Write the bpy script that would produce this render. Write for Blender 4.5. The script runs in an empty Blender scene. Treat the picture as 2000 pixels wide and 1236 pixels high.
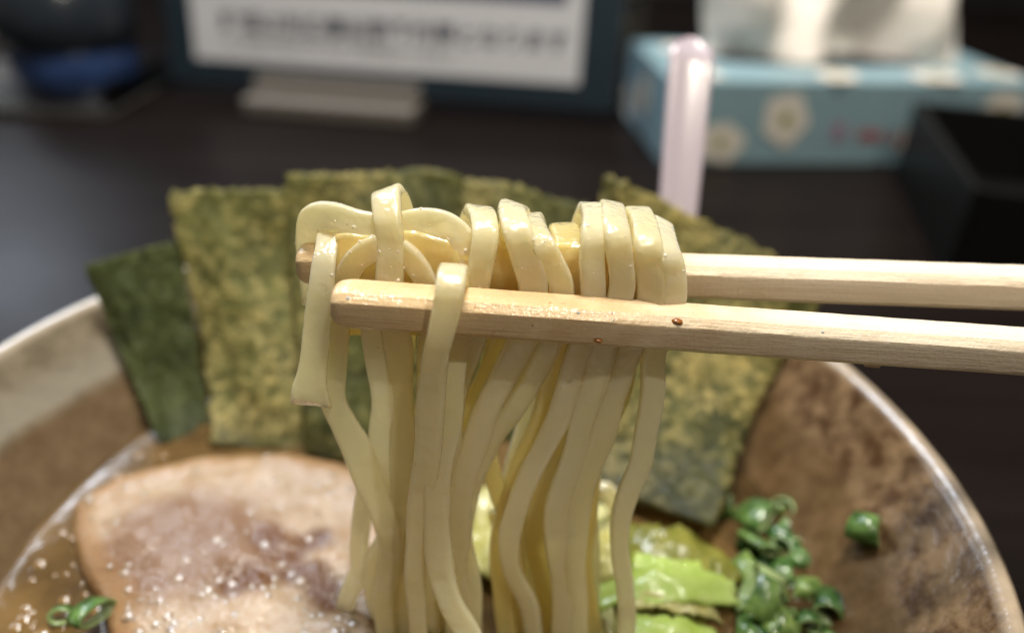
import bpy, bmesh, math, random
from mathutils import Vector, Matrix, noise

random.seed(7)
S = bpy.context.scene
COL = S.collection
R = math.radians

# ------------------------------------------------------------------ camera
CAM_H = 0.165                      # camera height above the table top (m)
PITCH = R(31.0)
ROLL = R(-2.0)
FPX = 1500.0                       # focal length in pixels of the 2000 px wide photo
cam = bpy.data.cameras.new('camera')
cam.sensor_width = 36.0
cam.lens = FPX / 2000.0 * 36.0
cam.clip_start = 0.005
cam.clip_end = 20.0
cam.dof.use_dof = True
cam.dof.focus_distance = 0.1085
cam.dof.aperture_fstop = 6.9
camo = bpy.data.objects.new('camera', cam)
COL.objects.link(camo)
CP, SP = math.cos(PITCH), math.sin(PITCH)
FW = Vector((0, CP, -SP)); U0 = Vector((0, SP, CP)); R0 = Vector((1, 0, 0))
RT = R0 * math.cos(ROLL) - U0 * math.sin(ROLL)
UPV = R0 * math.sin(ROLL) + U0 * math.cos(ROLL)
ORI = Vector((0, 0, CAM_H))
camo.matrix_world = Matrix.Translation(ORI) @ Matrix((RT, UPV, -FW)).transposed().to_4x4()
S.camera = camo

# ------------------------------------------------------------------ world, lamps, exposure
w = bpy.data.worlds.new('World'); S.world = w; w.use_nodes = True
w.node_tree.nodes['Background'].inputs[0].default_value = (1.0, 0.96, 0.91, 1)
w.node_tree.nodes['Background'].inputs[1].default_value = 0.11
S.view_settings.view_transform = 'Standard'
S.view_settings.look = 'None'
S.view_settings.exposure = 0.0
S.view_settings.gamma = 1.0
S.view_settings.use_curve_mapping = False
S.cycles.max_bounces = 20; S.cycles.diffuse_bounces = 8; S.cycles.transmission_bounces = 16; S.cycles.glossy_bounces = 4


def lamp(name, loc, target, energy, size, col):
    l = bpy.data.lights.new(name, 'AREA')
    l.shape = 'DISK'; l.size = size; l.energy = energy; l.color = col
    o = bpy.data.objects.new(name, l); COL.objects.link(o)
    o.location = loc
    d = Vector(target) - Vector(loc)
    o.rotation_euler = d.to_track_quat('-Z', 'Y').to_euler()
    return o


lamp('ceiling_or_added_lamp', (0.03, 0.25, 1.05), (0, 0.13, 0.08), 17.5, 0.22, (1.0, 0.95, 0.86))
lamp('ceiling_or_added_lamp', (-0.40, 0.76, 0.88), (0, 0.13, 0.06), 7.5, 0.30, (0.80, 0.88, 1.0))
lamp('ceiling_or_added_lamp', (-0.66, 0.86, 0.40), (0.05, 0.1, 0.06), 1.5, 0.20, (0.78, 0.87, 1.0))  # low cool lamp added for the sheen on the right bowl wall
lamp('ceiling_or_added_lamp', (0.30, -0.35, 1.05), (0, 0.3, 0.05), 4.6, 0.045, (1.0, 0.91, 0.74))


# ------------------------------------------------------------------ pixel helpers (plan the layout from the photo)
def ray(x, y):
    return FW + RT * ((x - 1000.0) / FPX) + UPV * ((618.0 - y) / FPX)


def atY(x, y, Y):                  # point on the vertical plane Y metres away
    r = ray(x, y)
    return ORI + r * (Y / r.y)


def atZ(x, y, z):                  # point on the level plane z metres above the table
    r = ray(x, y)
    return ORI + r * ((z - CAM_H) / r.z)


# ------------------------------------------------------------------ object helpers
def link(name, me, mat=None, parent=None, loc=None):
    """me is in world coordinates; its origin is moved to loc (or base centre)"""
    if parent is not None:
        base = Vector((0, 0, 0)); q = parent
        while q is not None:
            base += q.location; q = q.parent
        org = base if loc is None else Vector(loc)
    else:
        base = Vector((0, 0, 0))
        if loc is None:
            xs = [v.co.x for v in me.vertices]; ys = [v.co.y for v in me.vertices]; zs = [v.co.z for v in me.vertices]
            org = Vector(((min(xs) + max(xs)) / 2, (min(ys) + max(ys)) / 2, min(zs)))
        else:
            org = Vector(loc)
    me.transform(Matrix.Translation(-org))
    o = bpy.data.objects.new(name, me)
    COL.objects.link(o)
    o.location = org - base
    if parent is not None:
        o.parent = parent
    if mat:
        me.materials.append(mat)
    return o


def mesh(verts, faces, smooth=True):
    me = bpy.data.meshes.new('m')
    me.from_pydata([tuple(v) for v in verts], [], faces)
    me.validate(); me.update()
    if smooth:
        me.polygons.foreach_set('use_smooth', [True] * len(me.polygons))
    return me


def frombm(bm, smooth=False):
    me = bpy.data.meshes.new('m')
    bmesh.ops.recalc_face_normals(bm, faces=bm.faces)
    bm.to_mesh(me); bm.free()
    if smooth:
        me.polygons.foreach_set('use_smooth', [True] * len(me.polygons))
    return me


def tag(o, label=None, cat=None, group=None, kind=None):
    if label: o['label'] = label
    if cat: o['category'] = cat
    if group: o['group'] = group
    if kind: o['kind'] = kind
    return o


def thing(name, label, cat, loc, group=None):
    o = bpy.data.objects.new(name, None); COL.objects.link(o)
    o.empty_display_size = 0.01
    o.location = loc
    return tag(o, label, cat, group)


def boxmesh(c, sx, sy, sz, rz=0.0, bev=0.0, seg=2):
    """box centred on c in plan, standing on c.z"""
    bm = bmesh.new()
    bmesh.ops.create_cube(bm, size=1.0)
    for v in bm.verts:
        v.co = Vector((v.co.x * sx, v.co.y * sy, (v.co.z + 0.5) * sz))
    if bev > 0:
        bmesh.ops.bevel(bm, geom=bm.edges[:], offset=bev, segments=seg, affect='EDGES', profile=0.5)
    bmesh.ops.rotate(bm, verts=bm.verts[:], cent=(0, 0, 0), matrix=Matrix.Rotation(rz, 3, 'Z'))
    bmesh.ops.translate(bm, verts=bm.verts[:], vec=Vector(c))
    return frombm(bm)


def cr(pts, n):
    """Catmull-Rom through pts (tuples of floats), n samples per span"""
    P = [tuple(2 * a - b for a, b in zip(pts[0], pts[1]))] + list(pts) + [tuple(2 * a - b for a, b in zip(pts[-1], pts[-2]))]
    out = []
    for i in range(1, len(P) - 2):
        for k in range(n):
            t = k / n
            out.append(tuple(0.5 * (2 * b + (c - a) * t + (2 * a - 5 * b + 4 * c - d) * t * t + (3 * b - a - 3 * c + d) * t ** 3)
                             for a, b, c, d in zip(P[i - 1], P[i], P[i + 1], P[i + 2])))
    out.append(tuple(pts[-1]))
    return out


# ------------------------------------------------------------------ material helpers
class NT:
    def __init__(self, name):
        self.m = bpy.data.materials.new(name); self.m.use_nodes = True
        self.t = self.m.node_tree; self.n = self.t.nodes; self.l = self.t.links
        self.b = self.n['Principled BSDF']; self.out = self.n['Material Output']

    def new(self, kind, **kw):
        x = self.n.new(kind)
        for k, v in kw.items(): setattr(x, k, v)
        return x

    def coord(self, scale=(1, 1, 1), kind='Object', loc=(0, 0, 0), rot=(0, 0, 0)):
        c = self.new('ShaderNodeTexCoord'); mp = self.new('ShaderNodeMapping')
        mp.inputs['Scale'].default_value = scale; mp.inputs['Location'].default_value = loc; mp.inputs['Rotation'].default_value = rot
        self.l.new(c.outputs[kind], mp.inputs['Vector'])
        return mp.outputs[0]

    def noise(self, vec, scale, detail=3, rough=0.55, dist=0.0):
        x = self.new('ShaderNodeTexNoise')
        x.inputs['Scale'].default_value = scale; x.inputs['Detail'].default_value = detail
        x.inputs['Roughness'].default_value = rough; x.inputs['Distortion'].default_value = dist
        self.l.new(vec, x.inputs['Vector'])
        return x.outputs['Fac']

    def ramp(self, fac, stops, interp='LINEAR'):
        x = self.new('ShaderNodeValToRGB'); e = x.color_ramp; e.interpolation = interp
        while len(e.elements) < len(stops): e.elements.new(0.5)
        for el, (p, c) in zip(e.elements, stops):
            el.position = p
            el.color = (c, c, c, 1) if isinstance(c, (int, float)) else (*c, 1)
        self.l.new(fac, x.inputs[0])
        return x.outputs[0]

    def mix(self, fac, a, b, blend='MIX'):
        x = self.new('ShaderNodeMix', data_type='RGBA', blend_type=blend)
        for s, v in ((x.inputs[0], fac), (x.inputs[6], a), (x.inputs[7], b)):
            if isinstance(v, (int, float)): s.default_value = v
            elif isinstance(v, tuple): s.default_value = (*v, 1)
            else: self.l.new(v, s)
        return x.outputs[2]

    def math(self, op, a, b=0.0, c=None):
        x = self.new('ShaderNodeMath', operation=op)
        for s, v in zip(x.inputs, (a, b, c)):
            if v is None: continue
            if isinstance(v, (int, float)): s.default_value = v
            else: self.l.new(v, s)
        return x.outputs[0]

    def bump(self, h, strength, dist, base=None):
        x = self.new('ShaderNodeBump')
        x.inputs['Strength'].default_value = strength; x.inputs['Distance'].default_value = dist
        self.l.new(h, x.inputs['Height'])
        if base is not None: self.l.new(base, x.inputs['Normal'])
        return x.outputs[0]

    def set(self, **kw):
        for k, v in kw.items():
            s = self.b.inputs[k.replace('_', ' ')]
            if isinstance(v, bpy.types.NodeSocket): self.l.new(v, s)
            elif isinstance(v, tuple) and len(v) == 3 and s.type == 'RGBA': s.default_value = (*v, 1)
            else: s.default_value = v
        return self

    def sep(self, vec):
        x = self.new('ShaderNodeSeparateXYZ'); self.l.new(vec, x.inputs[0]); return x.outputs


def plain(name, col, rough=0.5, spec=0.5, var=0.12, scale=120.0, **kw):
    t = NT(name)
    v = t.coord()
    f = t.noise(v, scale, 4)
    c = t.mix(t.ramp(f, [(0.3, 0.0), (0.7, 1.0)]), tuple(x * (1 - var) for x in col), tuple(min(1, x * (1 + var)) for x in col))
    t.set(Base_Color=c, Roughness=rough, **{'Specular_IOR_Level': spec}, **kw)
    return t.m


# noodle: wet, translucent, pale yellow
def starch(name, c1, c2, tcol, rcol, clear=0.5, amount=0.6):
    t = NT(name)
    v = t.coord()
    f = t.noise(v, 160, 3)
    c = t.mix(t.ramp(f, [(0.3, 0.0), (0.72, 1.0)]), c1, c2)
    oi = t.new('ShaderNodeObjectInfo')
    hs = t.new('ShaderNodeHueSaturation'); t.l.new(c, hs.inputs['Color'])
    mr = t.new('ShaderNodeMapRange'); t.l.new(oi.outputs['Random'], mr.inputs[0]); mr.inputs[3].default_value = 0.88; mr.inputs[4].default_value = 1.04
    t.l.new(mr.outputs[0], hs.inputs['Value'])
    ms_ = t.new('ShaderNodeMapRange'); t.l.new(oi.outputs['Random'], ms_.inputs[0]); ms_.inputs[3].default_value = 1.15; ms_.inputs[4].default_value = 0.9
    t.l.new(ms_.outputs[0], hs.inputs['Saturation']); c = hs.outputs[0]
    sp = t.ramp(t.noise(v, 700, 1, 0.3), [(0.80, 0.0), (0.82, 1.0)])
    c = t.mix(sp, c, (0.30, 0.17, 0.05))
    h1 = t.noise(v, 380, 2, 0.5); h2 = t.noise(v, 1900, 2, 0.5)
    nb = t.bump(h1, 0.5, 0.0006)
    wetn = t.bump(h2, 0.75, 0.00018, t.bump(h1, 0.5, 0.0007))
    t.set(Base_Color=c, Roughness=0.4, Specular_IOR_Level=0.0, Normal=nb)
    t.b.subsurface_method = 'RANDOM_WALK'
    t.set(Subsurface_Weight=0.4, Subsurface_Radius=(1.0, 0.72, 0.32), Subsurface_Scale=0.006)
    tr = t.new('ShaderNodeBsdfTranslucent'); tr.inputs[0].default_value = (*tcol, 1)
    rf = t.new('ShaderNodeBsdfRefraction'); rf.inputs[0].default_value = (*rcol, 1); rf.inputs['Roughness'].default_value = 0.5; rf.inputs['IOR'].default_value = 1.08
    m1 = t.new('ShaderNodeMixShader'); m1.inputs[0].default_value = clear
    t.l.new(tr.outputs[0], m1.inputs[1]); t.l.new(rf.outputs[0], m1.inputs[2])
    m2 = t.new('ShaderNodeMixShader'); m2.inputs[0].default_value = amount
    t.l.new(t.b.outputs[0], m2.inputs[1]); t.l.new(m1.outputs[0], m2.inputs[2])
    gl = t.new('ShaderNodeBsdfGlossy'); gl.inputs['Roughness'].default_value = 0.05; t.l.new(wetn, gl.inputs['Normal'])
    fr = t.new('ShaderNodeFresnel'); fr.inputs[0].default_value = 1.6; t.l.new(wetn, fr.inputs['Normal'])
    ge = t.new('ShaderNodeNewGeometry')
    m3 = t.new('ShaderNodeMixShader'); t.l.new(t.math('MULTIPLY', fr.outputs[0], t.math('SUBTRACT', 1.0, ge.outputs['Backfacing'])), m3.inputs[0])
    t.l.new(m2.outputs[0], m3.inputs[1]); t.l.new(gl.outputs[0], m3.inputs[2]); t.l.new(m3.outputs[0], t.out.inputs[0])
    return t.m


def noodle_mat():
    return starch('wet_noodle', (0.92, 0.85, 0.58), (0.95, 0.89, 0.65), (0.97, 0.90, 0.60), (0.98, 0.94, 0.78))


# raw wood of a throw-away chopstick; broth-stained and wet towards the tip
def wood_mat(wet_end):
    t = NT('pale_wood')
    v = t.coord()
    g = t.coord((14, 420, 420))
    s = t.sep(v)
    grain = t.noise(g, 1.0, 5, 0.6)
    fine = t.noise(t.coord((120, 2600, 2600)), 1.0, 3, 0.6)
    wood = t.mix(t.ramp(grain, [(0.3, 0.0), (0.7, 1.0)]), (0.64, 0.52, 0.38), (0.75, 0.66, 0.52))
    blot = t.noise(v, 190, 3)
    edge = t.math('ADD', s[0], t.math('MULTIPLY', t.math('SUBTRACT', blot, 0.5), 0.03))
    wet = t.ramp(t.math('DIVIDE', edge, wet_end), [(0.40, 1.0), (1.0, 0.0)])
    stain = t.mix(t.ramp(blot, [(0.35, 0.0), (0.7, 1.0)]), (0.50, 0.33, 0.155), (0.58, 0.42, 0.22))
    col = t.mix(t.math('MULTIPLY', wet, 0.85), wood, stain)
    spk = t.ramp(t.noise(v, 620, 2, 0.4), [(0.72, 0.0), (0.78, 1.0)])
    col = t.mix(t.math('MULTIPLY', spk, t.math('MULTIPLY', wet, 0.6)), col, (0.36, 0.13, 0.03))
    rr = t.new('ShaderNodeMapRange'); t.l.new(wet, rr.inputs[0]); rr.inputs[3].default_value = 0.55; rr.inputs[4].default_value = 0.16
    nb = t.bump(t.noise(v, 1500, 2), 0.5, 0.0002, t.bump(t.math('ADD', grain, t.math('MULTIPLY', fine, 0.6)), 0.55, 0.00035))
    t.set(Base_Color=col, Roughness=rr.outputs[0], Normal=nb)
    t.set(Subsurface_Weight=0.15, Subsurface_Radius=(1, 0.6, 0.35), Subsurface_Scale=0.001)
    return t.m


def nori_mat(name, dark, light, gold, amount, off):
    t = NT(name)
    v = t.coord(loc=off)
    a = t.noise(v, 80, 5, 0.65, 0.6)
    b = t.noise(v, 390, 4, 0.65, 0.5)
    d = t.noise(v, 45, 2)
    c = t.mix(t.ramp(t.math('ADD', t.math('MULTIPLY', a, 0.55), t.math('MULTIPLY', b, 0.45)), [(0.38, 0.0), (0.62, 1.0)]), dark, light)
    spots = t.ramp(t.math('ADD', t.math('MULTIPLY', b, 0.62), t.math('MULTIPLY', d, 0.38)), [(0.57 - amount, 0.0), (0.80 - amount, 1.0)])
    c = t.mix(spots, c, gold)
    g = t.noise(v, 900, 3, 0.6)
    c = t.mix(t.ramp(g, [(0.42, 0.45), (0.60, 0.0)]), c, dark)
    nb = t.bump(g, 0.5, 0.0005, t.bump(b, 0.7, 0.0012, t.bump(a, 0.6, 0.0018)))
    zz = t.sep(t.coord())[2]
    wet = t.ramp(t.math('ADD', t.math('MULTIPLY', zz, 40.0), t.math('MULTIPLY', t.math('SUBTRACT', a, 0.5), 0.5)), [(0.05, 1.0), (0.42, 0.0)])
    c = t.mix(t.math('MULTIPLY', wet, 0.6), c, (0.022, 0.034, 0.020))
    rw = t.new('ShaderNodeMapRange'); t.l.new(wet, rw.inputs[0]); rw.inputs[3].default_value = 0.46; rw.inputs[4].default_value = 0.26
    sw = t.new('ShaderNodeMapRange'); t.l.new(wet, sw.inputs[0]); sw.inputs[3].default_value = 0.25; sw.inputs[4].default_value = 0.4
    t.set(Base_Color=c, Roughness=rw.outputs[0], Normal=nb, Specular_IOR_Level=sw.outputs[0])
    tr = t.new('ShaderNodeBsdfTranslucent'); t.l.new(t.mix(0.5, c, gold), tr.inputs[0])
    ms = t.new('ShaderNodeMixShader'); ms.inputs[0].default_value = 0.55
    t.l.new(t.b.outputs[0], ms.inputs[1]); t.l.new(tr.outputs[0], ms.inputs[2]); t.l.new(ms.outputs[0], t.out.inputs[0])
    return t.m


# ash glaze: beige on the left wall, brown mottling and a grey-white run on the right
def bowl_mat():
    t = NT('ash_glaze')
    v = t.coord(); s = t.sep(v)
    n1 = t.noise(v, 38, 5, 0.65); n2 = t.noise(v, 210, 4, 0.6); n3 = t.noise(v, 16, 3)
    beige = t.mix(t.ramp(n2, [(0.35, 0.0), (0.65, 1.0)]), (0.130, 0.104, 0.070), (0.205, 0.172, 0.122))
    brown = t.mix(t.ramp(n2, [(0.38, 0.0), (0.62, 1.0)]), (0.058, 0.028, 0.012), (0.195, 0.125, 0.066))
    grey = t.mix(t.ramp(n2, [(0.3, 0.0), (0.6, 1.0)]), (0.40, 0.34, 0.27), (0.62, 0.57, 0.50))
    xf = t.math('ADD', s[0], t.math('MULTIPLY', t.math('SUBTRACT', n1, 0.5), 0.09))
    right = t.ramp(t.math('ADD', t.math('MULTIPLY', xf, 10.0), 0.5), [(0.50, 0.0), (0.95, 1.0)])
    c = t.mix(right, beige, brown)
    # broth tide line: the wall near the soup is stained darker
    zn = t.math('ADD', s[2], t.math('MULTIPLY', t.math('SUBTRACT', n3, 0.5), 0.010))
    band = t.ramp(t.math('MULTIPLY', zn, 10.0), [(0.545, 0.0), (0.565, 1.0), (0.60, 0.8), (0.64, 0.0)])
    c = t.mix(t.math('MULTIPLY', t.math('MULTIPLY', band, 0.75), t.math('SUBTRACT', 1.0, right)), c, (0.235, 0.212, 0.170))
    tide = t.ramp(t.math('MULTIPLY', zn, 10.0), [(0.535, 1.0), (0.56, 0.0)])
    c = t.mix(t.math('MULTIPLY', tide, 0.8), c, t.mix(n2, (0.060, 0.032, 0.013), (0.13, 0.078, 0.034)))
    # pale run of glaze down the right wall and a fainter one on the left
    yl = t.math('ADD', s[1], t.math('MULTIPLY', t.math('SUBTRACT', n1, 0.5), 0.05))
    run = t.math('MULTIPLY', t.ramp(t.math('ADD', t.math('MULTIPLY', yl, 5.0), 0.5), [(0.60, 0.0), (0.78, 1.0), (0.90, 1.0), (1.0, 0.0)]),
                 t.ramp(t.math('ADD', t.math('MULTIPLY', s[0], 5.0), 0.5), [(0.60, 0.0), (0.85, 1.0)]))
    c = t.mix(t.math('MULTIPLY', run, 0.0), c, grey)
    rimz = t.ramp(t.math('MULTIPLY', s[2], 10.0), [(0.68, 0.0), (0.697, 1.0)])
    c = t.mix(t.math('MULTIPLY', rimz, 0.55), c, (0.42, 0.35, 0.26))
    nb = t.bump(n2, 0.35, 0.0008, t.bump(n1, 0.25, 0.002))
    t.set(Base_Color=c, Roughness=0.27, Normal=nb, Coat_Weight=0.3, Coat_Roughness=0.15)
    return t.m


def meat_mat():
    t = NT('braised_pork')
    v = t.coord(); s = t.sep(v)
    n1 = t.noise(v, 40, 4, 0.6, 0.5); n2 = t.noise(v, 220, 4)
    at = t.new('ShaderNodeAttribute', attribute_name='tone')
    tone = t.sep(at.outputs['Vector'])
    fat = t.mix(t.ramp(n2, [(0.3, 0.0), (0.7, 1.0)]), (0.29, 0.20, 0.125), (0.37, 0.285, 0.205))
    lean = t.mix(t.ramp(n2, [(0.3, 0.0), (0.7, 1.0)]), (0.160, 0.092, 0.056), (0.205, 0.130, 0.088))
    lf = t.math('ADD', tone[0], t.math('MULTIPLY', t.math('SUBTRACT', n1, 0.5), 0.9))
    c = t.mix(t.ramp(lf, [(0.25, 0.0), (0.75, 1.0)]), fat, lean)
    df = t.math('ADD', tone[1], t.math('MULTIPLY', t.math('SUBTRACT', n1, 0.5), 1.1))
    c = t.mix(t.ramp(df, [(0.30, 0.0), (0.85, 1.0)]), c, (0.105, 0.045, 0.016))
    ef = t.math('ADD', tone[2], t.math('MULTIPLY', t.math('SUBTRACT', n1, 0.5), 0.6))
    c = t.mix(t.ramp(ef, [(0.35, 0.0), (1.05, 1.0)]), c, (0.25, 0.130, 0.045))
    h = t.noise(v, 620, 3, 0.55); h2 = t.noise(v, 260, 2)
    nb = t.bump(h, 0.7, 0.0006, t.bump(h2, 0.30, 0.0010))
    t.set(Base_Color=c, Roughness=0.20, Normal=nb, Specular_IOR_Level=0.18)
    t.set(Subsurface_Weight=0.6, Subsurface_Radius=(1, 0.5, 0.3), Subsurface_Scale=0.003)
    t.set(Coat_Weight=0.14, Coat_Roughness=0.06, Coat_IOR=1.4)
    t.l.new(nb, t.b.inputs['Coat Normal'])
    return t.m


def broth_mat():
    t = NT('soy_broth')
    v = t.coord()
    n = t.noise(v, 30, 4, 0.6)
    c = t.mix(t.ramp(n, [(0.42, 0.0), (0.68, 1.0)]), (0.042, 0.025, 0.010), (0.145, 0.088, 0.032))
    vo = t.new('ShaderNodeTexVoronoi'); vo.inputs['Scale'].default_value = 120; t.l.new(v, vo.inputs['Vector'])
    nb = t.bump(t.noise(v, 300, 2), 0.12, 0.0008)
    t.set(Base_Color=c, Roughness=0.09, Normal=nb, Specular_IOR_Level=0.22)
    return t.m


def leaf_mat(name, a, b, trans=0.25, rough=0.25, scale=150, off=(0, 0, 0), hue=0.0):
    t = NT(name)
    v = t.coord(loc=off)
    n = t.noise(v, scale, 3, 0.6); f = t.noise(v, 900, 2)
    c = t.mix(t.ramp(n, [(0.35, 0.0), (0.68, 1.0)]), a, b)
    oi = t.new('ShaderNodeObjectInfo')
    hs = t.new('ShaderNodeHueSaturation'); t.l.new(c, hs.inputs['Color'])
    mr = t.new('ShaderNodeMapRange'); t.l.new(oi.outputs['Random'], mr.inputs[0]); mr.inputs[3].default_value = 0.5 - hue; mr.inputs[4].default_value = 0.5 + hue * 0.4
    t.l.new(mr.outputs[0], hs.inputs['Hue'])
    mv = t.new('ShaderNodeMapRange'); t.l.new(oi.outputs['Random'], mv.inputs[0]); mv.inputs[3].default_value = 1 + hue * 10; mv.inputs[4].default_value = 1 - hue * 8
    t.l.new(mv.outputs[0], hs.inputs['Value']); c = hs.outputs[0]
    nb = t.bump(f, 0.3, 0.0003, t.bump(n, 0.4, 0.0012))
    t.set(Base_Color=c, Roughness=rough, Normal=nb, Coat_Weight=0.4, Coat_Roughness=0.1)
    tr = t.new('ShaderNodeBsdfTranslucent'); t.l.new(c, tr.inputs[0])
    ms = t.new('ShaderNodeMixShader'); ms.inputs[0].default_value = trans
    t.l.new(t.b.outputs[0], ms.inputs[1]); t.l.new(tr.outputs[0], ms.inputs[2]); t.l.new(ms.outputs[0], t.out.inputs[0])
    return t.m


def table_mat():
    t = NT('dark_lacquered_wood')
    v = t.coord((3, 40, 40)); u = t.coord()
    g = t.noise(v, 1.0, 5, 0.6)
    c = t.mix(t.ramp(g, [(0.3, 0.0), (0.7, 1.0)]), (0.0045, 0.0030, 0.0026), (0.010, 0.007, 0.006))
    sm = t.noise(u, 9, 4, 0.65)
    rr = t.new('ShaderNodeMapRange'); t.l.new(sm, rr.inputs[0]); rr.inputs[3].default_value = 0.28; rr.inputs[4].default_value = 0.48
    t.set(Base_Color=c, Roughness=rr.outputs[0], Normal=t.bump(g, 0.08, 0.001), Specular_IOR_Level=0.07)
    return t.m


M = {}
M['noodle'] = noodle_mat()
M['scatter_amber'] = starch('scatter_amber_noodle', (0.80, 0.69, 0.34), (0.85, 0.76, 0.44), (0.94, 0.81, 0.36), (0.97, 0.89, 0.58))  # amber of buried strands: scattered light put into the colour, beside broth tint
M['wood'] = wood_mat(0.075)
M['bowl'] = bowl_mat()
M['broth'] = broth_mat()
M['meat'] = meat_mat()
M['table'] = table_mat()
M['negi'] = leaf_mat('green_onion', (0.026, 0.090, 0.018), (0.13, 0.265, 0.070), 0.25, 0.26, 260, hue=0.055)
M['negi_in'] = leaf_mat('green_onion_inside', (0.24, 0.38, 0.13), (0.46, 0.56, 0.28), 0.3, 0.3, 260, hue=0.03)
M['cab_lime'] = leaf_mat('lime_cabbage', (0.40, 0.54, 0.08), (0.56, 0.68, 0.22), 0.35, 0.4, 120)
M['cab_yellow'] = leaf_mat('yellow_cabbage', (0.50, 0.47, 0.13), (0.64, 0.62, 0.32), 0.35, 0.4, 120)
M['cab_olive'] = leaf_mat('olive_cabbage', (0.15, 0.16, 0.02), (0.32, 0.30, 0.06), 0.35, 0.3, 120)
M['paper'] = plain('white_paper', (0.47, 0.47, 0.49), 0.6, 0.3, 0.03)
M['ink'] = plain('dark_grey_ink', (0.05, 0.055, 0.075), 0.7, 0.2, 0.1)
M['ink_pale'] = plain('grey_ink', (0.24, 0.24, 0.25), 0.7, 0.2, 0.1)
M['navy'] = plain('navy_print', (0.045, 0.05, 0.10), 0.6, 0.3, 0.1)
M['teal'] = plain('dark_teal_card', (0.010, 0.019, 0.028), 0.45, 0.4, 0.15)
M['foot'] = plain('taupe_plastic', (0.13, 0.115, 0.10), 0.45, 0.5, 0.08)
M['black'] = plain('black_plastic', (0.005, 0.005, 0.005), 0.4, 0.2, 0.2)
M['jar'] = plain('dark_pottery', (0.014, 0.018, 0.024), 0.25, 0.5, 0.25)
M['blue'] = plain('navy_glaze', (0.02, 0.04, 0.11), 0.25, 0.5, 0.3, 60)
M['cream'] = plain('cream_card', (0.62, 0.50, 0.38), 0.7, 0.3, 0.05)
M['wall'] = plain('dark_counter_panel', (0.012, 0.010, 0.010), 0.5, 0.3, 0.3, 8)
M['spoon'] = plain('pink_white_plastic', (0.40, 0.345, 0.385), 0.2, 0.5, 0.03, 60, Subsurface_Weight=0.3, Subsurface_Radius=(1, 0.7, 0.7), Subsurface_Scale=0.004)
M['carton'] = plain('pale_blue_card', (0.205, 0.31, 0.345), 0.45, 0.4, 0.05)
M['petal'] = plain('cream_print', (0.62, 0.57, 0.50), 0.5, 0.3, 0.06, 300)
M['petal_eye'] = plain('olive_print', (0.28, 0.26, 0.05), 0.5, 0.3, 0.15, 300)
M['pink'] = plain('mauve_print', (0.34, 0.16, 0.26), 0.5, 0.3, 0.1)
M['red'] = plain('red_print', (0.36, 0.05, 0.06), 0.5, 0.3, 0.1)
M['slot'] = plain('dark_slot', (0.03, 0.03, 0.03), 0.8, 0.1)
M['tissue'] = plain('white_tissue', (0.76, 0.70, 0.63), 0.9, 0.1, 0.03, 400, Subsurface_Weight=0.2, Subsurface_Radius=(1, 1, 1), Subsurface_Scale=0.004)
M['crumb'] = plain('chilli_oil_speck', (0.22, 0.075, 0.014), 0.2, 0.6, 0.3, 2000)


M['smoky'] = plain('smoky_acrylic', (0.085, 0.080, 0.075), 0.25, 0.5, 0.05)


def clear_mat():
    t = NT('clear_acrylic')
    t.set(Base_Color=(0.9, 0.92, 0.92), Roughness=0.08, IOR=1.49, Transmission_Weight=1.0)
    tr = t.new('ShaderNodeBsdfTransparent'); tr.inputs[0].default_value = (0.93, 0.95, 0.95, 1)
    gl = t.new('ShaderNodeBsdfGlossy'); gl.inputs['Roughness'].default_value = 0.12; gl.inputs[0].default_value = (0.8, 0.8, 0.8, 1)
    fr = t.new('ShaderNodeFresnel'); fr.inputs[0].default_value = 1.49
    ms = t.new('ShaderNodeMixShader')
    t.l.new(fr.outputs[0], ms.inputs[0]); t.l.new(tr.outputs[0], ms.inputs[1]); t.l.new(gl.outputs[0], ms.inputs[2]); t.l.new(ms.outputs[0], t.out.inputs[0])
    return t.m


M['clear'] = clear_mat()

# ------------------------------------------------------------------ the setting
tb = link('table', boxmesh(Vector((0, 0.70, -0.03)), 2.6, 1.9, 0.03, 0, 0.002), M['table'])
tag(tb, kind='structure')
wl = link('counter_panel', boxmesh(Vector((0, 1.15, 0.0005)), 2.4, 0.03, 0.55, 0, 0.003), M['wall'])
tag(wl, kind='structure')

# ------------------------------------------------------------------ bowl
BC = Vector((-0.0175, 0.1065, 0.0))
SOUP = 0.0435
prof = [(0.0, 0.010), (0.020, 0.0102), (0.038, 0.0125), (0.054, 0.020), (0.068, 0.0315), (0.0795, 0.045), (0.0890, 0.0570), (0.0950, 0.0650),
        (0.0968, 0.0682), (0.0980, 0.0698), (0.0994, 0.0702), (0.1006, 0.0694), (0.1006, 0.0678), (0.0985, 0.0625), (0.0920, 0.0525), (0.0830, 0.0405), (0.0720, 0.0275), (0.058, 0.0155),
        (0.046, 0.0085), (0.041, 0.006), (0.040, 0.0), (0.035, 0.0), (0.034, 0.004), (0.0, 0.0045)]
NS = 128


def bowl_r(r, z, a):
    k = 1 + 0.010 * noise.noise(Vector((math.cos(a) * 1.3, math.sin(a) * 1.3, 3.1)))
    return r * k, z + (0.0012 * noise.noise(Vector((math.cos(a) * 1.7, math.sin(a) * 1.7, 8.0))) if z > 0.04 else 0.0)


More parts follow.
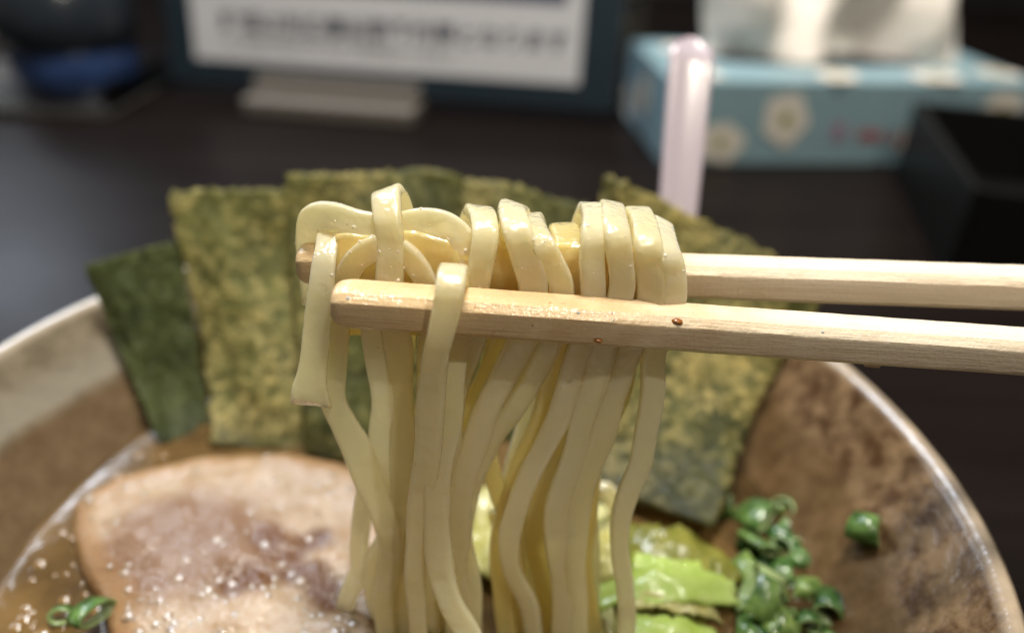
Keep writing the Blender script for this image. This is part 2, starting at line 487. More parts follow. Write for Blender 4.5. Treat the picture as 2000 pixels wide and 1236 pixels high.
def lathe(prof, c, fn=None, n=NS):
    vs, fs = [], []
    for r, z in prof:
        for i in range(n):
            a = 2 * math.pi * i / n
            rr, zz = fn(r, z, a) if fn else (r, z)
            vs.append(Vector((c.x + rr * math.cos(a), c.y + rr * math.sin(a), c.z + zz)))
    for j in range(len(prof) - 1):
        for i in range(n):
            k = (i + 1) % n
            fs.append((j * n + i, j * n + k, (j + 1) * n + k, (j + 1) * n + i))
    me = mesh(vs, fs)
    bm = bmesh.new(); bm.from_mesh(me)
    bmesh.ops.remove_doubles(bm, verts=bm.verts[:], dist=1e-6)
    return frombm(bm, True)


bowl = link('ramen_bowl', lathe(prof, BC, bowl_r), M['bowl'], loc=BC)
tag(bowl, 'wide beige and brown glazed ramen bowl on the dark table', 'bowl')

# broth: one solid lens of soup filling the bowl to SOUP height
bp = [(0.0, SOUP - 0.006), (0.05, SOUP - 0.006), (0.0735, SOUP - 0.006), (0.0778, SOUP - 0.0012), (0.0792, SOUP + 0.0003), (0.0770, SOUP), (0.07, SOUP), (0.04, SOUP), (0.0, SOUP)]
broth = link('broth', lathe(bp, BC, lambda r, z, a: bowl_r(r, z, a)[:1] + (z,)), M['broth'])
tag(broth, 'shiny amber brown soup filling the ramen bowl', 'soup')

# ------------------------------------------------------------------ chopsticks
Y0 = 0.0895                        # axis plane of the front chopstick


def chop_axis(tip, far, dY0, dY1):
    a = atY(tip[0], tip[1], Y0 + dY0); b = atY(far[0], far[1], Y0 + dY1)
    return a, b


FA, FB = chop_axis((650, 590), (2000, 686), 0.0, 0.006)
BA, BB = chop_axis((583, 512), (2000, 562), 0.0115, 0.019)


def chopstick_mesh(a, b, w0, w1, length):
    d = (b - a).normalized()
    side = d.cross(Vector((0, 0, 1))).normalized()     # points to the camera side or away
    up = side.cross(d).normalized()
    vs, fs = [], []
    N = 90
    for i in range(N + 1):
        t = i / N
        s = length * t
        k = w0 + (w1 - w0) * t
        hw, hh = k * 0.5, k * 0.46
        c = k * 0.185
        e = 1.0
        if i < 5:                                       # rounded tip
            u = (0.0, 0.0004, 0.0010, 0.0018, 0.0028)[i]
            e = (0.62, 0.80, 0.91, 0.97, 1.0)[i]; s = u
        pr = [(-hw + c, hh), (hw - c, hh), (hw, hh - c), (hw, -hh + c), (hw - c, -hh), (-hw + c, -hh), (-hw, -hh + c), (-hw, hh - c)]
        ring = []
        for q in range(8):
            p0, p1 = pr[q], pr[(q + 1) % 8]
            for m in (0.06, 0.5, 0.94):
                ring.append((p0[0] + (p1[0] - p0[0]) * m, p0[1] + (p1[1] - p0[1]) * m))
        for q, (x, y) in enumerate(ring):
            j = 0.00006 * noise.noise(Vector((s * 300, q * 3.1, 1)))
            r = math.hypot(x, y)
            f = e * (1 + j / r)
            vs.append(a + d * s + side * x * f + up * y * f)
    n = 24
    for i in range(N):
        for q in range(n):
            z = (q + 1) % n
            fs.append((i * n + q, i * n + z, (i + 1) * n + z, (i + 1) * n + q))
    fs.append(tuple(range(n))[::-1]); fs.append(tuple(N * n + q for q in range(n)))
    # put the mesh along local X so that the grain runs along it
    rot = Matrix((d, side, up)).transposed()
    loc = [rot.inverted() @ (v - a) for v in vs]
    me = mesh(loc, fs)
    me.set_sharp_from_angle(angle=R(28))
    return me, rot


def chopstick(label, a, b, w0, w1):
    me, rot = chopstick_mesh(a, b, w0, w1, 0.205)
    o = bpy.data.objects.new('chopstick', me); COL.objects.link(o)
    o.matrix_world = Matrix.Translation(a) @ rot.to_4x4()
    me.materials.append(M['wood'])
    bm = bmesh.new(); bm.from_mesh(me); bmesh.ops.recalc_face_normals(bm, faces=bm.faces); bm.to_mesh(me); bm.free()
    tag(o, label, 'chopstick', 'pair of wooden chopsticks')
    return o


CF = chopstick('nearer wooden chopstick with broth-stained tip and a splinter below', FA, FB, 0.0060, 0.0068)
CB = chopstick('farther wooden chopstick with noodles draped over it', BA, BB, 0.0060, 0.0070)


def on_chop(o, s, y, z):
    return o.matrix_world @ Vector((s, y, z))


def blob(name, parent, local, r, sq=0.5, mat='crumb', stretch=1.0):
    bm = bmesh.new(); bmesh.ops.create_icosphere(bm, subdivisions=2, radius=r)
    for v in bm.verts:
        v.co.x *= stretch; v.co.z *= sq
        v.co *= 1 + 0.25 * noise.noise(v.co * (1.2 / r))
    me = frombm(bm, True); me.materials.append(M[mat])
    o = bpy.data.objects.new(name, me); COL.objects.link(o); o.parent = parent; o.location = local
    return o


# splinter hanging under the front chopstick near the frame's right, and specks of chilli oil
def splinter():
    bm = bmesh.new()
    pts = [(0.0, 0.0), (0.0045, 0.0), (0.0050, -0.0007), (0.0048, -0.0015), (0.0026, -0.0014), (0.0022, -0.0010), (0.0006, -0.0008)]
    lo = [bm.verts.new((x, -0.0004, z)) for x, z in pts]; hi = [bm.verts.new((x, 0.0004, z)) for x, z in pts]
    bm.faces.new(lo); bm.faces.new(hi[::-1])
    for i in range(len(pts)):
        j = (i + 1) % len(pts); bm.faces.new((lo[j], lo[i], hi[i], hi[j]))
    me = frombm(bm); me.materials.append(M['wood'])
    o = bpy.data.objects.new('splinter', me); COL.objects.link(o); o.parent = CF
    o.location = (0.0735, 0.0012, -0.0021)


splinter()
for s, y, z, r in ((0.0468, 0.0022, 0.0022, 0.00075), (0.0363, 0.0031, -0.0012, 0.0005), (0.0235, 0.0026, 0.0014, 0.00022), (0.0298, 0.0027, 0.0012, 0.00020),
                   (0.0385, 0.0023, 0.0021, 0.00025), (0.0600, 0.0028, 0.0010, 0.00020), (0.0270, 0.0030, 0.0004, 0.00014)):
    blob('oil_speck', CF, (s, y, z), r, 0.6, 'crumb', 1.3)


# ------------------------------------------------------------------ noodles
def sweep(pts, w=0.0039, th=0.0023, seed=0, wave=1.0, nsub=7, ragged=0.0):
    """pts: list of (P, ref, wmul): centre line point, direction of the wide side, width factor"""
    flat = [(p.x, p.y, p.z, r.x, r.y, r.z, k) for p, r, k in pts]
    sm = cr(flat, nsub)
    # even out
    P = [Vector(q[:3]) for q in sm]
    n = len(sm)
    vs, fs = [], []
    K = 16
    L = 0.0
    wk = 1.0 + 0.08 * math.sin(seed * 2.7)
    for i in range(n):
        if i: L += (P[i] - P[i - 1]).length
        t = (P[min(i + 1, n - 1)] - P[max(i - 1, 0)]).normalized()
        ref = Vector(sm[i][3:6]); ref = (ref - t * ref.dot(t))
        if ref.length < 1e-6: ref = t.orthogonal()
        ref.normalize()
        tw = 0.70 * wave * noise.noise(Vector((L * 55, seed * 7.3, 0.0)))
        ref = Matrix.Rotation(tw, 3, t) @ ref
        nrm = t.cross(ref).normalized()
        ww = w * wk * sm[i][6] * (1 + 0.14 * noise.noise(Vector((L * 120, seed * 3.1, 5.0))))
        hh = th * (0.92 + 0.16 * noise.noise(Vector((L * 90, seed * 1.7, 9.0)))) * (0.5 + 0.5 * min(1.0, sm[i][6]))
        off = ref * (0.0008 * wave * noise.noise(Vector((L * 85, seed * 5.7, 2.0))))
        for k in range(K):
            a = 2 * math.pi * (k + 0.5) / K
            ca, sa = math.cos(a), math.sin(a)
            e = 0.46
            x = math.copysign(abs(ca) ** e, ca) * 0.5; y = math.copysign(abs(sa) ** e, sa) * 0.5
            y *= 1 - 0.10 * (1 - (2 * x) ** 2)       # the flat faces dish in a little
            rg = t * (ragged * (0.22 * math.sin(x * 11 + 1) + 0.15 * math.sin(x * 23) + 0.5 * x) * max(0.0, 1 - (n - 1 - i) / 5)) if ragged else Vector()
            vs.append(P[i] + off + ref * (x * ww) + nrm * (y * hh) + rg)
    for i in range(n - 1):
        for k in range(K):
            z = (k + 1) % K
            fs.append((i * K + k, i * K + z, (i + 1) * K + z, (i + 1) * K + k))
    fs.append(tuple(range(K))[::-1]); fs.append(tuple((n - 1) * K + k for k in range(K)))
    me = mesh(vs, fs)
    bm = bmesh.new(); bm.from_mesh(me)
    return frombm(bm, True)


XR = Vector((1, 0, 0))
GN = 'noodles lifted by the chopsticks'
nseed = [0]


def pxw(p):
    """(x, y, dY mm[, width factor[, ref]])"""
    lean = 0.008 * max(0.0, (p[1] - 700) / 540.0) ** 1.3
    P = atY(p[0], p[1], Y0 + p[2] / 1000.0 - lean)
    k = p[3] if len(p) > 3 else 1.0
    r = Vector(p[4]) if len(p) > 4 else XR
    return P, r, k


def noodle(label, front, top=None, back=None, drop=True, w=0.0039, th=0.0023, wave=1.0):
    """front: points from the shoulder down; top: (x, y) of the crest over the far chopstick; back: x shift of the hidden rear leg"""
    nseed[0] += 1
    pts = []
    if top is not None:
        x, y = top[0], top[1]
        bx = back if back is not None else 0
        an = 0.38 * math.sin(nseed[0] * 1.9)
        XT = Vector((math.cos(an), math.sin(an), 0.22 * math.sin(nseed[0] * 3.3)))
        crest = atY(x, y, Y0 + 0.0112)
        z = crest.z - th * 0.5
        c = Vector((crest.x, Y0 + 0.0112, z))
        yb = (c.x - BA.x) / (BB.x - BA.x) * (BB.y - BA.y) + BA.y
        pts.append((Vector((c.x + bx * 0.00007 * 1.6, yb + 0.0052, c.z - 0.018)), XR, 1))
        pts.append((Vector((c.x + bx * 0.00007, yb + 0.0048, c.z - 0.0085)), XR, 1))
        pts.append((Vector((c.x + bx * 0.00003, yb + 0.0038, c.z - 0.0022)), XT, 1))
        pts.append((Vector((c.x, yb + 0.0004, c.z)), XT, 1))
    pts += [pxw(p) for p in front]
    if drop:
        P, r, k = pts[-1]; Q = pts[-2][0]
        d = P - Q
        sx = d.x / max(1e-4, abs(d.z))
        sx = max(-0.35, min(0.35, sx))
        z = P.z; i = 0
        while z > SOUP - 0.003:
            z -= 0.008; i += 1
            P = P + Vector((sx * 0.008, 0.0006, -0.008))
            pts.append((P.copy(), r, k)); sx *= 0.6
    scatter_amber = any(k in label for k in ('buried', 'deep', 'yellowish', 'amber', 'low noodle', 'forking'))
    o = link('noodle', sweep(pts, w, th, nseed[0], wave), M['scatter_amber' if scatter_amber else 'noodle'])
    return tag(o, label, 'noodle', GN)


# --- strands pinched between the chopsticks: crest, front, then under the nearer chopstick
noodle('crossing noodle with a tall upright loop near the chopstick tips',
       [(752, 425, 8.2), (755, 480, 6.4), (758, 545, 5.0), (768, 620, 4.6), (780, 700, 5.0), (787, 790, 5.4), (790, 860, 5.2, 0.95), (783, 950, 5, 0.9), (777, 1050, 5, 0.9), (762, 1130, 5, 0.9), (750, 1240, 5, 0.9)], top=(752, 374), back=30)
noodle('noodle slanting over the chopstick just left of the flat-topped one',
       [(945, 455, 7.5), (938, 500, 5.8), (930, 560, 5.4), (928, 640, 6.4), (908, 720, 6.4), (890, 790, 6.0), (882, 860, 5.2), (888, 930, 4.8, 0.95), (893, 1000, 4.6, 0.9), (888, 1080, 4.6, 0.9), (880, 1160, 4.6, 0.85), (885, 1240, 4.6, 0.85)], top=(940, 416), back=-40)
noodle('flat-topped noodle with a bright square glint on its crest',
       [(1008, 448, 7.2), (1025, 500, 5.8), (1040, 560, 5.2), (1020, 660, 5.0), (985, 740, 5.0), (945, 810, 5.0), (920, 870, 4.8), (906, 940, 4.4, 0.95), (900, 1010, 4.4, 0.9), (896, 1100, 4.4, 0.8), (905, 1180, 4.4, 0.8), (900, 1240, 4.4, 0.8)], top=(1001, 410), back=20)
noodle('noodle slumping right beside the flat-topped one',
       [(1052, 468, 7.0), (1078, 515, 5.8), (1095, 570, 5.4), (1075, 660, 5.4), (1040, 730, 5.6), (1000, 800, 5.8), (962, 850, 5.8, 0.95), (938, 905, 5.6, 0.9), (918, 965, 5.4, 0.8), (908, 1030, 5.4, 0.75), (915, 1090, 5.4, 0.7), (928, 1160, 5, 0.7), (930, 1240, 5, 0.7)], top=(1035, 432), back=30)
noodle('low noodle in the dip left of the four bunched crests',
       [(1116, 490, 8.6), (1120, 540, 7.8), (1118, 600, 7.6), (1095, 700, 8.0), (1072, 770, 8.2), (1052, 840, 8.0), (1030, 900, 8.0, 0.95), (1006, 960, 7.6, 0.9), (985, 1020, 7.4, 0.9), (975, 1100, 7, 0.9), (985, 1170, 7, 0.9), (990, 1240, 7, 0.9)], top=(1110, 455), back=-10)
noodle('leftmost of the four bunched crests on the chopstick',
       [(1160, 455, 7.0), (1158, 510, 5.6), (1156, 570, 4.9), (1138, 660, 4.8), (1118, 730, 4.8), (1092, 810, 4.8), (1065, 870, 4.8), (1032, 930, 4.6), (1008, 990, 4.4), (998, 1050, 4.4, 0.95), (1005, 1120, 4.4, 0.9), (1030, 1180, 4.4, 0.9), (1040, 1240, 4.4, 0.9)], top=(1157, 415), back=-20)
noodle('second of the four bunched crests, the highest',
       [(1207, 455, 7.0), (1214, 510, 5.6), (1214, 575, 4.9), (1180, 670, 4.6), (1160, 740, 4.4), (1138, 810, 4.2), (1118, 880, 4.0), (1100, 940, 3.8), (1090, 1000, 3.6), (1088, 1070, 3.4, 0.95), (1096, 1140, 3.4, 0.9), (1102, 1240, 3.4, 0.85)], top=(1200, 414), back=0)
noodle('third of the four bunched crests, rounded and wide',
       [(1262, 470, 7.0), (1270, 520, 5.6), (1268, 585, 4.9), (1222, 690, 4.7), (1205, 760, 4.6), (1183, 830, 4.4), (1158, 900, 4.2), (1138, 960, 4.0), (1126, 1020, 3.8), (1124, 1090, 3.6, 0.9), (1130, 1160, 3.6, 0.85), (1132, 1240, 3.6, 0.8)], top=(1255, 427), back=10)
noodle('rightmost noodle, hanging free of the bundle in a wavy line',
       [(1308, 490, 7.0), (1316, 535, 5.6), (1310, 600, 5.0), (1276, 690, 4.6, 1.0), (1272, 760, 4.4, 0.98), (1266, 830, 4.2, 0.98), (1253, 905, 4.0, 0.95), (1229, 960, 4.0, 0.92), (1214, 1020, 4.0, 0.88), (1210, 1080, 4.0, 0.86), (1219, 1145, 4.0, 0.84), (1228, 1195, 4.0, 0.82), (1228, 1245, 4.0, 0.8)], top=(1300, 450), back=10)

# --- the band that runs along the chopstick behind the crests
UPR = (0, -0.35, -1)
def band(label, pts, **k):
    nseed[0] += 1
    o = link('noodle', sweep([pxw(p) for p in pts], seed=nseed[0], **k), M['noodle'])
    return tag(o, label, 'noodle', GN)


band('noodle lying along the chopstick with its folded end at the left tip',
     [(612, 590, 16.0, 0.8, (1, 0.1, 0)), (606, 520, 15.5, 0.9, (1, 0.2, 0.1)), (603, 462, 13.6, 0.9, (0.9, 0.1, -0.3)), (612, 425, 11.5, 0.95, (0.6, -0.1, -0.8)), (650, 422, 10.2, 1.0, UPR), (700, 440, 9.6, 1.0, UPR), (760, 452, 9.6, 1.0, UPR),
      (820, 436, 9.8, 1.0, UPR), (868, 442, 9.6, 1.0, (-0.5, -0.2, -0.9)), (905, 474, 8.8, 1.0, (-0.85, 0, -0.5)), (920, 530, 8.0, 1.0, (-1, 0, -0.1)), (925, 600, 8.2, 1.0, (-1, 0, 0)), (905, 690, 8.6, 1, (-1, 0, 0)), (880, 780, 9, 1, (-1, 0, 0)), (865, 860, 9, 1, (-1, 0, 0))], wave=0.6)
band('arched noodle bridging low behind the tall upright loop',
     [(655, 680, 7.6, 0.95), (662, 600, 7.2, 0.95), (676, 540, 6.8, 0.95, (1, 0, -0.3)), (703, 500, 6.6, 0.95, (0.6, 0, -0.9)), (748, 482, 6.6, 0.95, (0, -0.3, -1)), (793, 498, 6.6, 0.95, (-0.6, 0, -0.9)), (826, 538, 6.4, 0.95, (-1, 0, -0.4)), (840, 590, 6.6, 0.95, (-1, 0, 0)),
      (838, 680, 7.0, 0.95, (-1, 0, 0)), (835, 760, 7.4, 0.95, (-1, 0, 0)), (830, 850, 7.6, 0.95, (-1, 0, 0)), (828, 960, 7.6, 0.9, (-1, 0, 0)), (840, 1060, 7.6, 0.9, (-1, 0, 0)), (848, 1240, 7.6, 0.9, (-1, 0, 0))], wave=0.5)
noodle('noodle buried behind the slanting one, arching low',
       [(862, 492, 8.6, 1.15), (868, 540, 8.0, 1.15), (868, 620, 8.2), (860, 720, 8.6), (850, 820, 8.8), (845, 940, 8.6), (850, 1080, 8.4, 0.9), (848, 1240, 8.4, 0.9)], top=(850, 452), back=0)
noodle('noodle buried between the slanting and the flat-topped ones',
       [(982, 485, 9.0, 1.2), (985, 540, 8.4, 1.2), (985, 620, 8.4, 1.1), (965, 700, 8.8, 1.1), (930, 790, 9.0, 1.0), (900, 870, 9.0), (880, 960, 8.8), (872, 1080, 8.6, 0.9), (875, 1240, 8.6, 0.9)], top=(975, 450), back=0)
noodle('noodle buried behind the four bunched crests',
       [(1180, 500, 8.6, 1.2), (1186, 560, 8.2, 1.2), (1180, 620, 8.4, 1.1), (1150, 710, 8.6), (1120, 790, 8.6), (1092, 860, 8.4), (1068, 930, 8.2), (1050, 1000, 8, 0.95), (1048, 1080, 8, 0.9), (1066, 1160, 8, 0.85), (1074, 1240, 8, 0.8)], top=(1176, 455), back=0)
noodle('noodle buried behind the third bunched crest',
       [(1240, 500, 8.8, 1.2), (1250, 560, 8.2, 1.2), (1245, 620, 8.2, 1.0), (1225, 700, 8.2, 0.9), (1205, 780, 8.0, 0.9), (1180, 850, 7.8, 0.9), (1158, 910, 7.6, 0.9), (1142, 980, 7.4, 0.9), (1140, 1060, 7.2, 0.85), (1146, 1140, 7.2, 0.8), (1160, 1240, 7.2, 0.8)], top=(1236, 460), back=0)

# --- strands in front
noodle('noodle looped over the nearer chopstick, frontmost of all',
       [(893, 575, 5.5), (889, 540, 3.6), (885, 528, 0.6), (879, 553, -3.4), (872, 600, -4.6), (860, 655, -4.6), (849, 710, -4.0), (842, 780, -3.2, 1.05), (838, 850, -2.6, 1.08), (830, 930, -2, 1.05), (820, 1010, -1.6, 0.98), (812, 1090, -1.4, 0.9), (814, 1160, -1.2, 0.85), (817, 1245, -1, 0.8)], wave=0.6)
noodle('noodle beside the frontmost one, curling right at the bottom',
       [(905, 560, 5.6), (899, 620, 4.7), (891, 665, 3.9), (882, 735, 1.2), (873, 810, -0.6), (864, 890, -1.6), (857, 970, -1.8), (853, 1050, -2.2), (862, 1120, -3.2, 0.95), (885, 1180, -4.4, 0.95), (912, 1225, -5.0, 0.95), (935, 1275, -5.4, 0.9)])
band('torn noodle end hanging off the tip, flaring to a ragged edge',
     [(640, 450, 10.8, 0.85), (638, 478, 7.8, 0.9), (630, 522, 5.0, 0.95), (622, 600, 3.4, 0.98), (615, 680, 3.2, 1.1), (608, 730, 3.2, 1.2), (604, 762, 3.2, 1.42), (605, 786, 3.2, 1.62, (1, -0.1, -0.30))], wave=0.4, th=0.0013, ragged=0.0040)
noodle('pale noodle just right of the torn end, bending down to the right',
       [(660, 560, 6.4, 0.85), (663, 640, 5.6, 0.78), (655, 720, 5.0, 0.85), (653, 778, 4.6, 0.95), (676, 828, 4.6, 1.0), (702, 880, 4.6, 1.1), (720, 940, 4.4, 1.12), (742, 1000, 4.2, 1.0), (762, 1060, 4.2, 0.95), (762, 1120, 4.2, 0.95), (748, 1180, 4.2, 0.95), (752, 1245, 4.2, 0.9)])
noodle('straight noodle along the inner edge of the left gap',
       [(738, 560, 7.4, 0.9), (731, 640, 6.0, 0.9), (737, 710, 5.4, 0.9), (744, 780, 5.2, 0.95), (745, 850, 5.6), (752, 930, 5.8), (765, 1010, 6.0), (775, 1090, 6.0, 0.9), (790, 1170, 6, 0.9), (800, 1245, 6, 0.9)])
noodle('yellowish noodle filling in behind the left straight strands',
       [(790, 600, 9.0, 1.2), (778, 700, 9.2, 1.2), (775, 800, 9.4, 1.1), (780, 900, 9.4), (788, 1000, 9.2), (785, 1120, 9, 1.0), (780, 1245, 9, 1.0)])

# --- thinner strands deeper in the bundle
noodle('slim green-tinged noodle at the far left of the bundle, below the bend',
       [(735, 870, 9.0, 0.9), (722, 920, 9.0, 0.85), (711, 965, 9.0, 0.8), (702, 1015, 9.0, 0.8), (697, 1065, 8.8, 0.85), (702, 1110, 8.6, 0.85), (690, 1150, 8.4, 0.85), (676, 1190, 8.2, 0.85), (670, 1245, 8.0, 0.85)])
noodle('short curved noodle closing the two pale left gaps',
       [(765, 1000, 8.0, 0.9), (752, 1055, 7.6, 0.95), (728, 1100, 7.4, 1.0), (730, 1150, 7.2, 0.9), (740, 1200, 7.0, 0.85), (745, 1250, 7.0, 0.85)])
noodle('pale noodle lit from behind in the middle gap',
       [(1058, 690, 12.5, 0.9), (1046, 745, 12.4, 0.9), (1036, 800, 12.2, 0.9), (1018, 860, 12.0, 0.9), (1003, 915, 11.8, 0.9), (1000, 960, 11.4, 0.9), (1010, 1040, 11, 0.9), (1020, 1240, 11, 0.9)])
noodle('noodle forking left of the dark middle gap',
       [(985, 700, 11.5, 0.8), (968, 800, 11.0, 0.7), (957, 862, 10.0, 0.68), (958, 910, 9.4, 0.72), (972, 960, 8.8, 0.85), (990, 1005, 8.2, 0.9), (1000, 1080, 7.8, 0.9), (1010, 1240, 7.8, 0.9)])
noodle('amber noodle deep in the bottom middle of the bundle',
       [(985, 1000, 12, 1.3), (990, 1080, 12, 1.3), (1000, 1150, 12, 1.3), (1005, 1245, 12, 1.3)])
noodle('pale noodle by the yellow gap low in the middle',
       [(1030, 1000, 9.6, 0.8), (1036, 1080, 9.2, 0.8), (1050, 1130, 9.0, 0.85), (1068, 1180, 8.8, 0.85), (1076, 1245, 8.6, 0.85)])
noodle('thin pale noodle along the bundle right edge near the cabbage',
       [(1165, 900, 9.5, 0.7), (1152, 980, 9.4, 0.7), (1150, 1070, 9.2, 0.75), (1156, 1150, 9, 0.75), (1160, 1245, 9, 0.75)])

# amber broth sheet added between the pinched strands, for light scattered among deeper noodles
def film():
    fm = starch('broth_glow_sheet', (0.84, 0.70, 0.30), (0.88, 0.76, 0.38), (0.95, 0.80, 0.30), (1.0, 0.87, 0.45))
    NX, NY = 60, 18
    vs, fs = [], []
    for lay in (0, 1):
        for j in range(NY + 1):
            for i in range(NX + 1):
                x = 655 + (1322 - 655) * i / NX
                ytop = 462 + 0.035 * (x - 655) + 5 * math.sin(x * 0.045)
                if x < 920: ytop -= 12 * math.sin(math.pi * (x - 655) / 265)
                y = ytop + (655 - ytop) * j / NY
                q = (2 * i / NX - 1) ** 2
                dy = 8.1 - 1.3 * math.sin(math.pi * min(1, j / NY * 1.3)) + 0.5 * noise.noise(Vector((x * 0.02, y * 0.02, 3)))
                dy += lay * (1.6 * (1 - q ** 6) * min(1, j / 2 + 0.2) * min(1, (NY - j) / 2 + 0.2) + 0.1)
                vs.append(atY(x, y, Y0 + dy / 1000))
    W = NX + 1; N = W * (NY + 1)
    for j in range(NY):
        for i in range(NX):
            a = j * W + i
            fs.append((a, a + 1, a + W + 1, a + W)); fs.append((N + a, N + a + W, N + a + W + 1, N + a + 1))
    rim = list(range(W)) + [j * W + NX for j in range(1, NY + 1)] + [NY * W + i for i in range(NX - 1, -1, -1)] + [j * W for j in range(NY - 1, 0, -1)]
    for a, b in zip(rim, rim[1:] + rim[:1]): fs.append((b, a, N + a, N + b))
    bm = bmesh.new(); bm.from_mesh(mesh(vs, fs))
    o = link('broth_glow_sheet', frombm(bm, True), fm)
    tag(o, 'amber broth sheet added for scattered light between the pinched noodles', 'broth')


film()

# droplets of broth clinging to the pinched noodles and the chopstick tip
def droplets():
    rd = random.Random(21)
    cand = []
    for o in list(COL.objects):
        if o.name.split('.')[0] not in ('noodle', 'chopstick'): continue
        mw = o.matrix_world if o.name.startswith('chop') else Matrix.Translation(o.location)
        nm = mw.to_3x3()
        for p in o.data.polygons:
            c = mw @ p.center; n = (nm @ p.normal).normalized()
            dv = (ORI - c).normalized()
            if n.dot(dv) < 0.35: continue
            r = c - ORI; k = r.dot(FW); x = 1000 + FPX * r.dot(RT) / k; y = 618 - FPX * r.dot(UPV) / k
            if o.name.startswith('noodle') and 400 < y < 580 and k < 0.118: cand.append((c, n, 1.0))
            elif o.name.startswith('chop') and x < 1750 and k < 0.112 and n.z > 0.5: cand.append((c, n, 0.5))
    rd.shuffle(cand)
    bm = bmesh.new()
    for c, n, q in cand[:170]:
        r = 0.00010 + 0.00020 * rd.random() ** 2
        g = bmesh.ops.create_icosphere(bm, subdivisions=2, radius=r)
        m = n.to_track_quat('Z', 'Y').to_matrix()
        j = m @ Vector((rd.uniform(-1, 1), rd.uniform(-1, 1), 0)) * 0.0004
        for v in g['verts']:
            v.co = c + j + m @ Vector((v.co.x * 1.2, v.co.y, v.co.z * 0.35))
    t = NT('clear_broth'); t.set(Base_Color=(0.93, 0.82, 0.52), Roughness=0.04, Subsurface_Weight=0.7, Subsurface_Radius=(1, 0.7, 0.3), Subsurface_Scale=0.004, IOR=1.5)
    o = link('broth_droplets', frombm(bm, True), t.m)
    tag(o, 'tiny droplets of broth glinting on the pinched noodles', 'droplets', kind='stuff')


bpy.context.view_layer.update()
droplets()

# ------------------------------------------------------------------ nori sheets standing at the back of the bowl
def nori(label, tl, tr, br, bl, mat, seed, th=0.0003, top=None):
    """corners (x, y, Y); top: optional extra points along the upper edge"""
    NX, NY = 46, 46
    topc = [atY(*tl)] + [atY(*p) for p in (top or [])] + [atY(*tr)]
    L = [0.0]
    for i in range(1, len(topc)): L.append(L[-1] + (topc[i] - topc[i - 1]).length)
    B0, B1 = atY(*bl), atY(*br)
    nrm0 = (topc[-1] - topc[0]).cross(B0 - topc[0]).normalized()
    front, fs = [], []
    for j in range(NY + 1):
        v = j / NY
        for i in range(NX + 1):
            u = i / NX
            d = u * L[-1]; q = 0
            while q < len(L) - 2 and d > L[q + 1]: q += 1
            k = (d - L[q]) / (L[q + 1] - L[q])
            T = topc[q].lerp(topc[q + 1], k)
            P = T.lerp(B0.lerp(B1, u), v)
            e = min(u, 1 - u, v)
            n = noise.noise(Vector((u * 2.2, v * 2.0, seed))) * 0.0042 + noise.noise(Vector((u * 9, v * 9, seed + 4))) * 0.0007 + noise.noise(Vector((u * 25, v * 25, seed + 9))) * 0.00025
            P = P + nrm0 * (n + 0.004 * math.sin(math.pi * v) * (0.5 + 0.5 * math.sin(seed)))
            # frayed, slightly uneven cut edges
            if e < 0.02:
                P = P + Vector((noise.noise(Vector((u * 40, v * 40, seed + 20))), 0, noise.noise(Vector((u * 40, v * 40, seed + 30))))) * 0.0015
            front.append(P)
    vs = front + [p + nrm0 * th for p in front]
    W = NX + 1; N = len(front)
    for j in range(NY):
        for i in range(NX):
            a = j * W + i
            fs.append((a, a + 1, a + W + 1, a + W)); fs.append((N + a, N + a + W, N + a + W + 1, N + a + 1))
    rim = [i for i in range(W)] + [j * W + NX for j in range(1, NY + 1)] + [NY * W + i for i in range(NX - 1, -1, -1)] + [j * W for j in range(NY - 1, 0, -1)]
    for a, b in zip(rim, rim[1:] + rim[:1]): fs.append((b, a, N + a, N + b))
    bm = bmesh.new(); bm.from_mesh(mesh(vs, fs))
    o = link('nori_sheet', frombm(bm, True), mat)
    return tag(o, label, 'seaweed', 'nori sheets standing in the bowl')


DK, LT, GD = (0.040, 0.054, 0.020), (0.23, 0.25, 0.088), (0.74, 0.64, 0.28)
N_dark = nori_mat('dark_nori', (0.055, 0.072, 0.030), (0.17, 0.20, 0.075), (0.30, 0.32, 0.11), -0.02, (0.1, 0, 0))
N_gold = nori_mat('gold_flecked_nori', (0.075, 0.090, 0.034), (0.31, 0.325, 0.12), (0.90, 0.76, 0.34), 0.12, (0.2, 0.1, 0))
N_mid = nori_mat('olive_nori', (0.055, 0.062, 0.022), LT, (0.62, 0.52, 0.20), 0.09, (0.3, 0.2, 0))
N_right = nori_mat('golden_green_nori', (0.045, 0.055, 0.018), (0.20, 0.205, 0.065), (0.85, 0.70, 0.28), 0.10, (0.4, 0.3, 0))
nori('small dark green nori sheet, leftmost, against the bowl rim', (163, 520, 0.157), (352, 468, 0.168), (420, 880, 0.141), (308, 862, 0.138), N_dark, 1.0, top=[(255, 492, 0.162)])
nori('large gold-flecked nori sheet with square upper left corner, left of the noodles', (326, 375, 0.172), (700, 362, 0.176), (720, 905, 0.136), (418, 868, 0.138), N_gold, 2.3, top=[(420, 366, 0.173), (520, 368, 0.174)])
nori('nori sheet rising behind the left end of the noodle bundle', (556, 338, 0.170), (905, 345, 0.178), (890, 900, 0.139), (600, 900, 0.1335), N_mid, 4.1, top=[(690, 340, 0.173), (820, 322, 0.176)])
nori('nori sheet behind the middle of the noodle bundle', (800, 332, 0.180), (1150, 402, 0.180), (1150, 905, 0.141), (840, 905, 0.142), N_mid, 5.2, top=[(1000, 362, 0.181)])
nori('tilted nori sheet with its corner sticking up, right of the noodles', (1182, 342, 0.172), (1612, 572, 0.162), (1392, 1030, 0.1135), (1020, 905, 0.133), N_right, 7.7, top=[(1300, 395, 0.170), (1450, 465, 0.167)])

